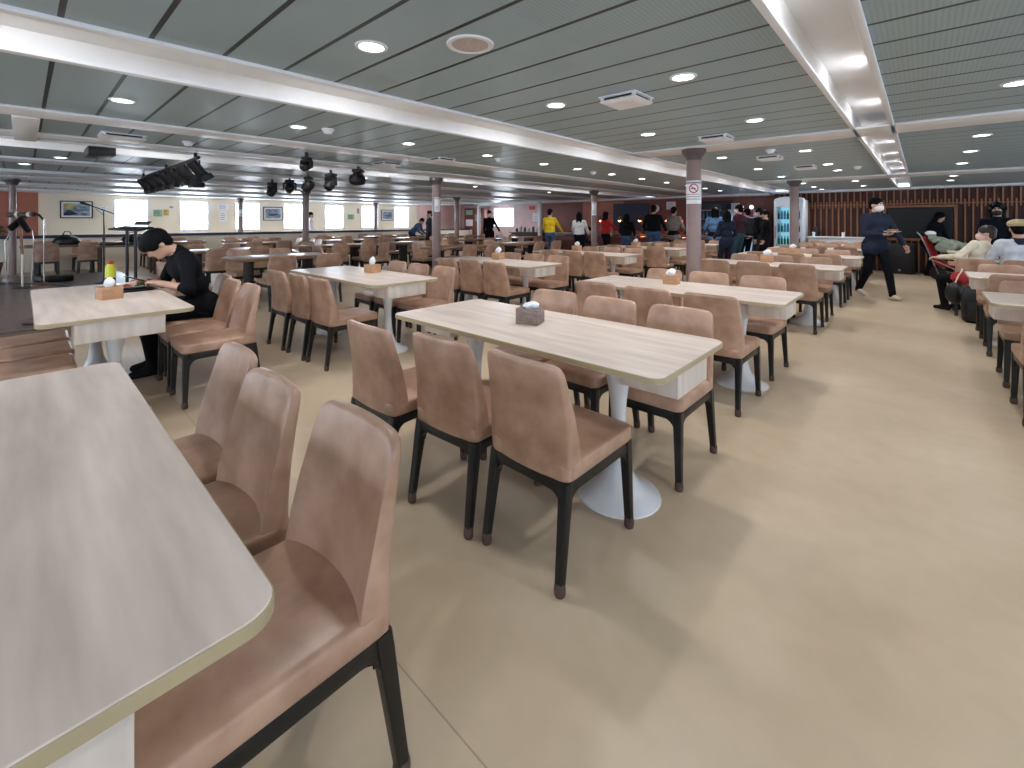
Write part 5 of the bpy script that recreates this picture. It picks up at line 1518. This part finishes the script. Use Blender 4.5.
# stroller, bags
t = thing('stroller', 'folding stroller with red seat and grey green blanket near the slatted wall', 'stroller', (0.34, 14.25, 0), R(74))
def wheel(c, r, nm='wheel'):
    Tw = Matrix.Translation(c) @ Matrix.Rotation(R(90), 4, 'Y')
    MB().lathe([(r - .025, -0.018), (r - 0.006, -0.02), (r, -0.008), (r, 0.008), (r - 0.006, 0.02), (r - .025, 0.018)], 24, T=Tw, cap=(False, False)).lathe([(r - .025, -0.008), (0.02, -0.014), (0.02, 0.014), (r - .025, 0.008)], 16, T=Tw).build(nm, M_BLACKP, t)
for sx in (-1, 1):
    wheel((sx * 0.24, 0.0, 0.15), 0.15); wheel((sx * 0.18, -0.52, 0.10), 0.10)
    MB().tube([(sx * 0.24, 0.0, 0.15), (sx * 0.23, 0.14, 0.55), (sx * 0.22, 0.30, 0.98), (sx * 0.20, 0.38, 1.08)], 0.016).build('frame_tube', M_CHROME, t)
    MB().tube([(sx * 0.24, 0.0, 0.17), (sx * 0.20, -0.52, 0.12)], 0.014).tube([(sx * 0.23, 0.10, 0.45), (sx * 0.19, -0.52, 0.14)], 0.012).build('brace_tube', M_CHROME, t)
MB().tube([(-0.20, 0.38, 1.08), (0.20, 0.38, 1.08)], 0.018).build('handle', M_BLACKP, t)
MB().layers([[(-0.19, y, z), (0.19, y, z), (0.19, y2, z2), (-0.19, y2, z2)] for y, z, y2, z2 in ((0.26, 0.98, 0.30, 0.97), (0.16, 0.66, 0.21, 0.64), (0.06, 0.42, 0.09, 0.36), (-0.12, 0.34, -0.10, 0.28), (-0.40, 0.42, -0.40, 0.36))]).build('seat', M_RED, t)
G = Sdf(0.012)
rgb_ = random.Random(8)
for k in range(11):
    u = k / 10
    G.ell((rgb_.uniform(-.05, .05), 0.16 - 0.60 * u, 0.93 - 0.20 * u + rgb_.uniform(-.02, .03)), (0.17 + rgb_.uniform(-.03, .03), 0.07, 0.07 + rgb_.uniform(0, .03)), 0, 0.03)
G.ell((0.16, -0.25, 0.70), (0.04, 0.20, 0.12), 0, 0.04).ell((-0.17, -0.1, 0.74), (0.04, 0.18, 0.12), 0, 0.04)
link('blanket', G.mesh('blanket', [M_GREENF]), t)
MB().sphere((0.0, 0.20, 1.05), (0.12, 0.10, 0.06)).build('white_hood', M_TISSUE, t)
t = thing('backpack', 'black backpack standing by the chair of the person in cream cardigan', 'bag', (0.53, 8.46, 0.0))
MB().layers([[(a, b, z) for a, b in rr(hx_, hy_, .05, 4)] for z, hx_, hy_ in ((0, .10, .05), (.03, .14, .08), (.25, .15, .09), (.44, .12, .07), (.50, .06, .03))]).build('body', M_BLACKP, t)
MB().box((0, -0.095, 0.18), (0.2, 0.04, 0.2), 0.02).build('pocket', M_BLACKP, t)
MB().tube([(-.04, 0, .48), (-.02, 0, .54), (.02, 0, .54), (.04, 0, .48)], 0.01).build('handle', M_BLACKP, t)
for sx in (-1, 1):
    MB().tube([(sx * .08, .07, .42), (sx * .09, .12, .32), (sx * .09, .11, .15), (sx * .10, .07, .05)], 0.012).build('strap', M_BLACKP, t)
t = thing('shoulder_bag', 'round black bag hanging below the red cloth by the right hand tables', 'bag', (0.34, 8.74, 0.18))
MB().sphere((0, 0, 0.16), (0.11, 0.085, 0.15)).build('body', M_BLACKP, t)
MB().tube([(0.0, 0, 0.30), (0.03, 0, 0.40), (0.06, 0, 0.46), (0.07, 0.02, 0.50)], 0.008).build('strap', M_CREAM, t)
t = thing('red_cloth', 'bright red cloth bundle draped on the chair corner above the black bag', 'cloth', (0.40, 8.86, 0.45))
n = 20
MB().layers([[((0.10 + .02 * math.sin(3 * a + z * 30)) * s_ * math.cos(a), (0.09 + .02 * math.cos(4 * a)) * s_ * math.sin(a), z) for a in [2 * PI * i / n for i in range(n)]] for z, s_ in ((0, .35), (.03, .8), (.08, 1.05), (.13, .9), (.17, .5), (.185, .1))]).build('folds', M_RED, t)
t = thing('white_box', 'small white paper box on the table with the cap wearer', 'box', (0.55, 9.62, TZ), R(15))
MB().box((0, 0, 0.04), (0.2, 0.14, 0.078), 0.004).build('carton', M_TISSUE, t)
MB().box((0, 0, 0.081), (0.205, 0.145, 0.006), 0.002).build('lid', M_PAPER, t)

# ------------------------------------------------------------------ world, view
w = bpy.data.worlds.new('world'); SC.world = w
w.use_nodes = True
w.node_tree.nodes['Background'].inputs[0].default_value = (0.75, 0.85, 1.0, 1)
w.node_tree.nodes['Background'].inputs[1].default_value = 1.0
vs = SC.view_settings
vs.view_transform = 'Standard'; vs.look = 'None'; vs.gamma = 1.0; vs.use_curve_mapping = False
vs.exposure = 1.12
SC.cycles.max_bounces = 8
SC.cycles.diffuse_bounces = 5
SC.cycles.glossy_bounces = 4
SC.cycles.use_denoising = True
SC.cycles.sample_clamp_indirect = 4.0
SC.cycles.use_adaptive_sampling = False
SC.cycles.use_light_tree = True
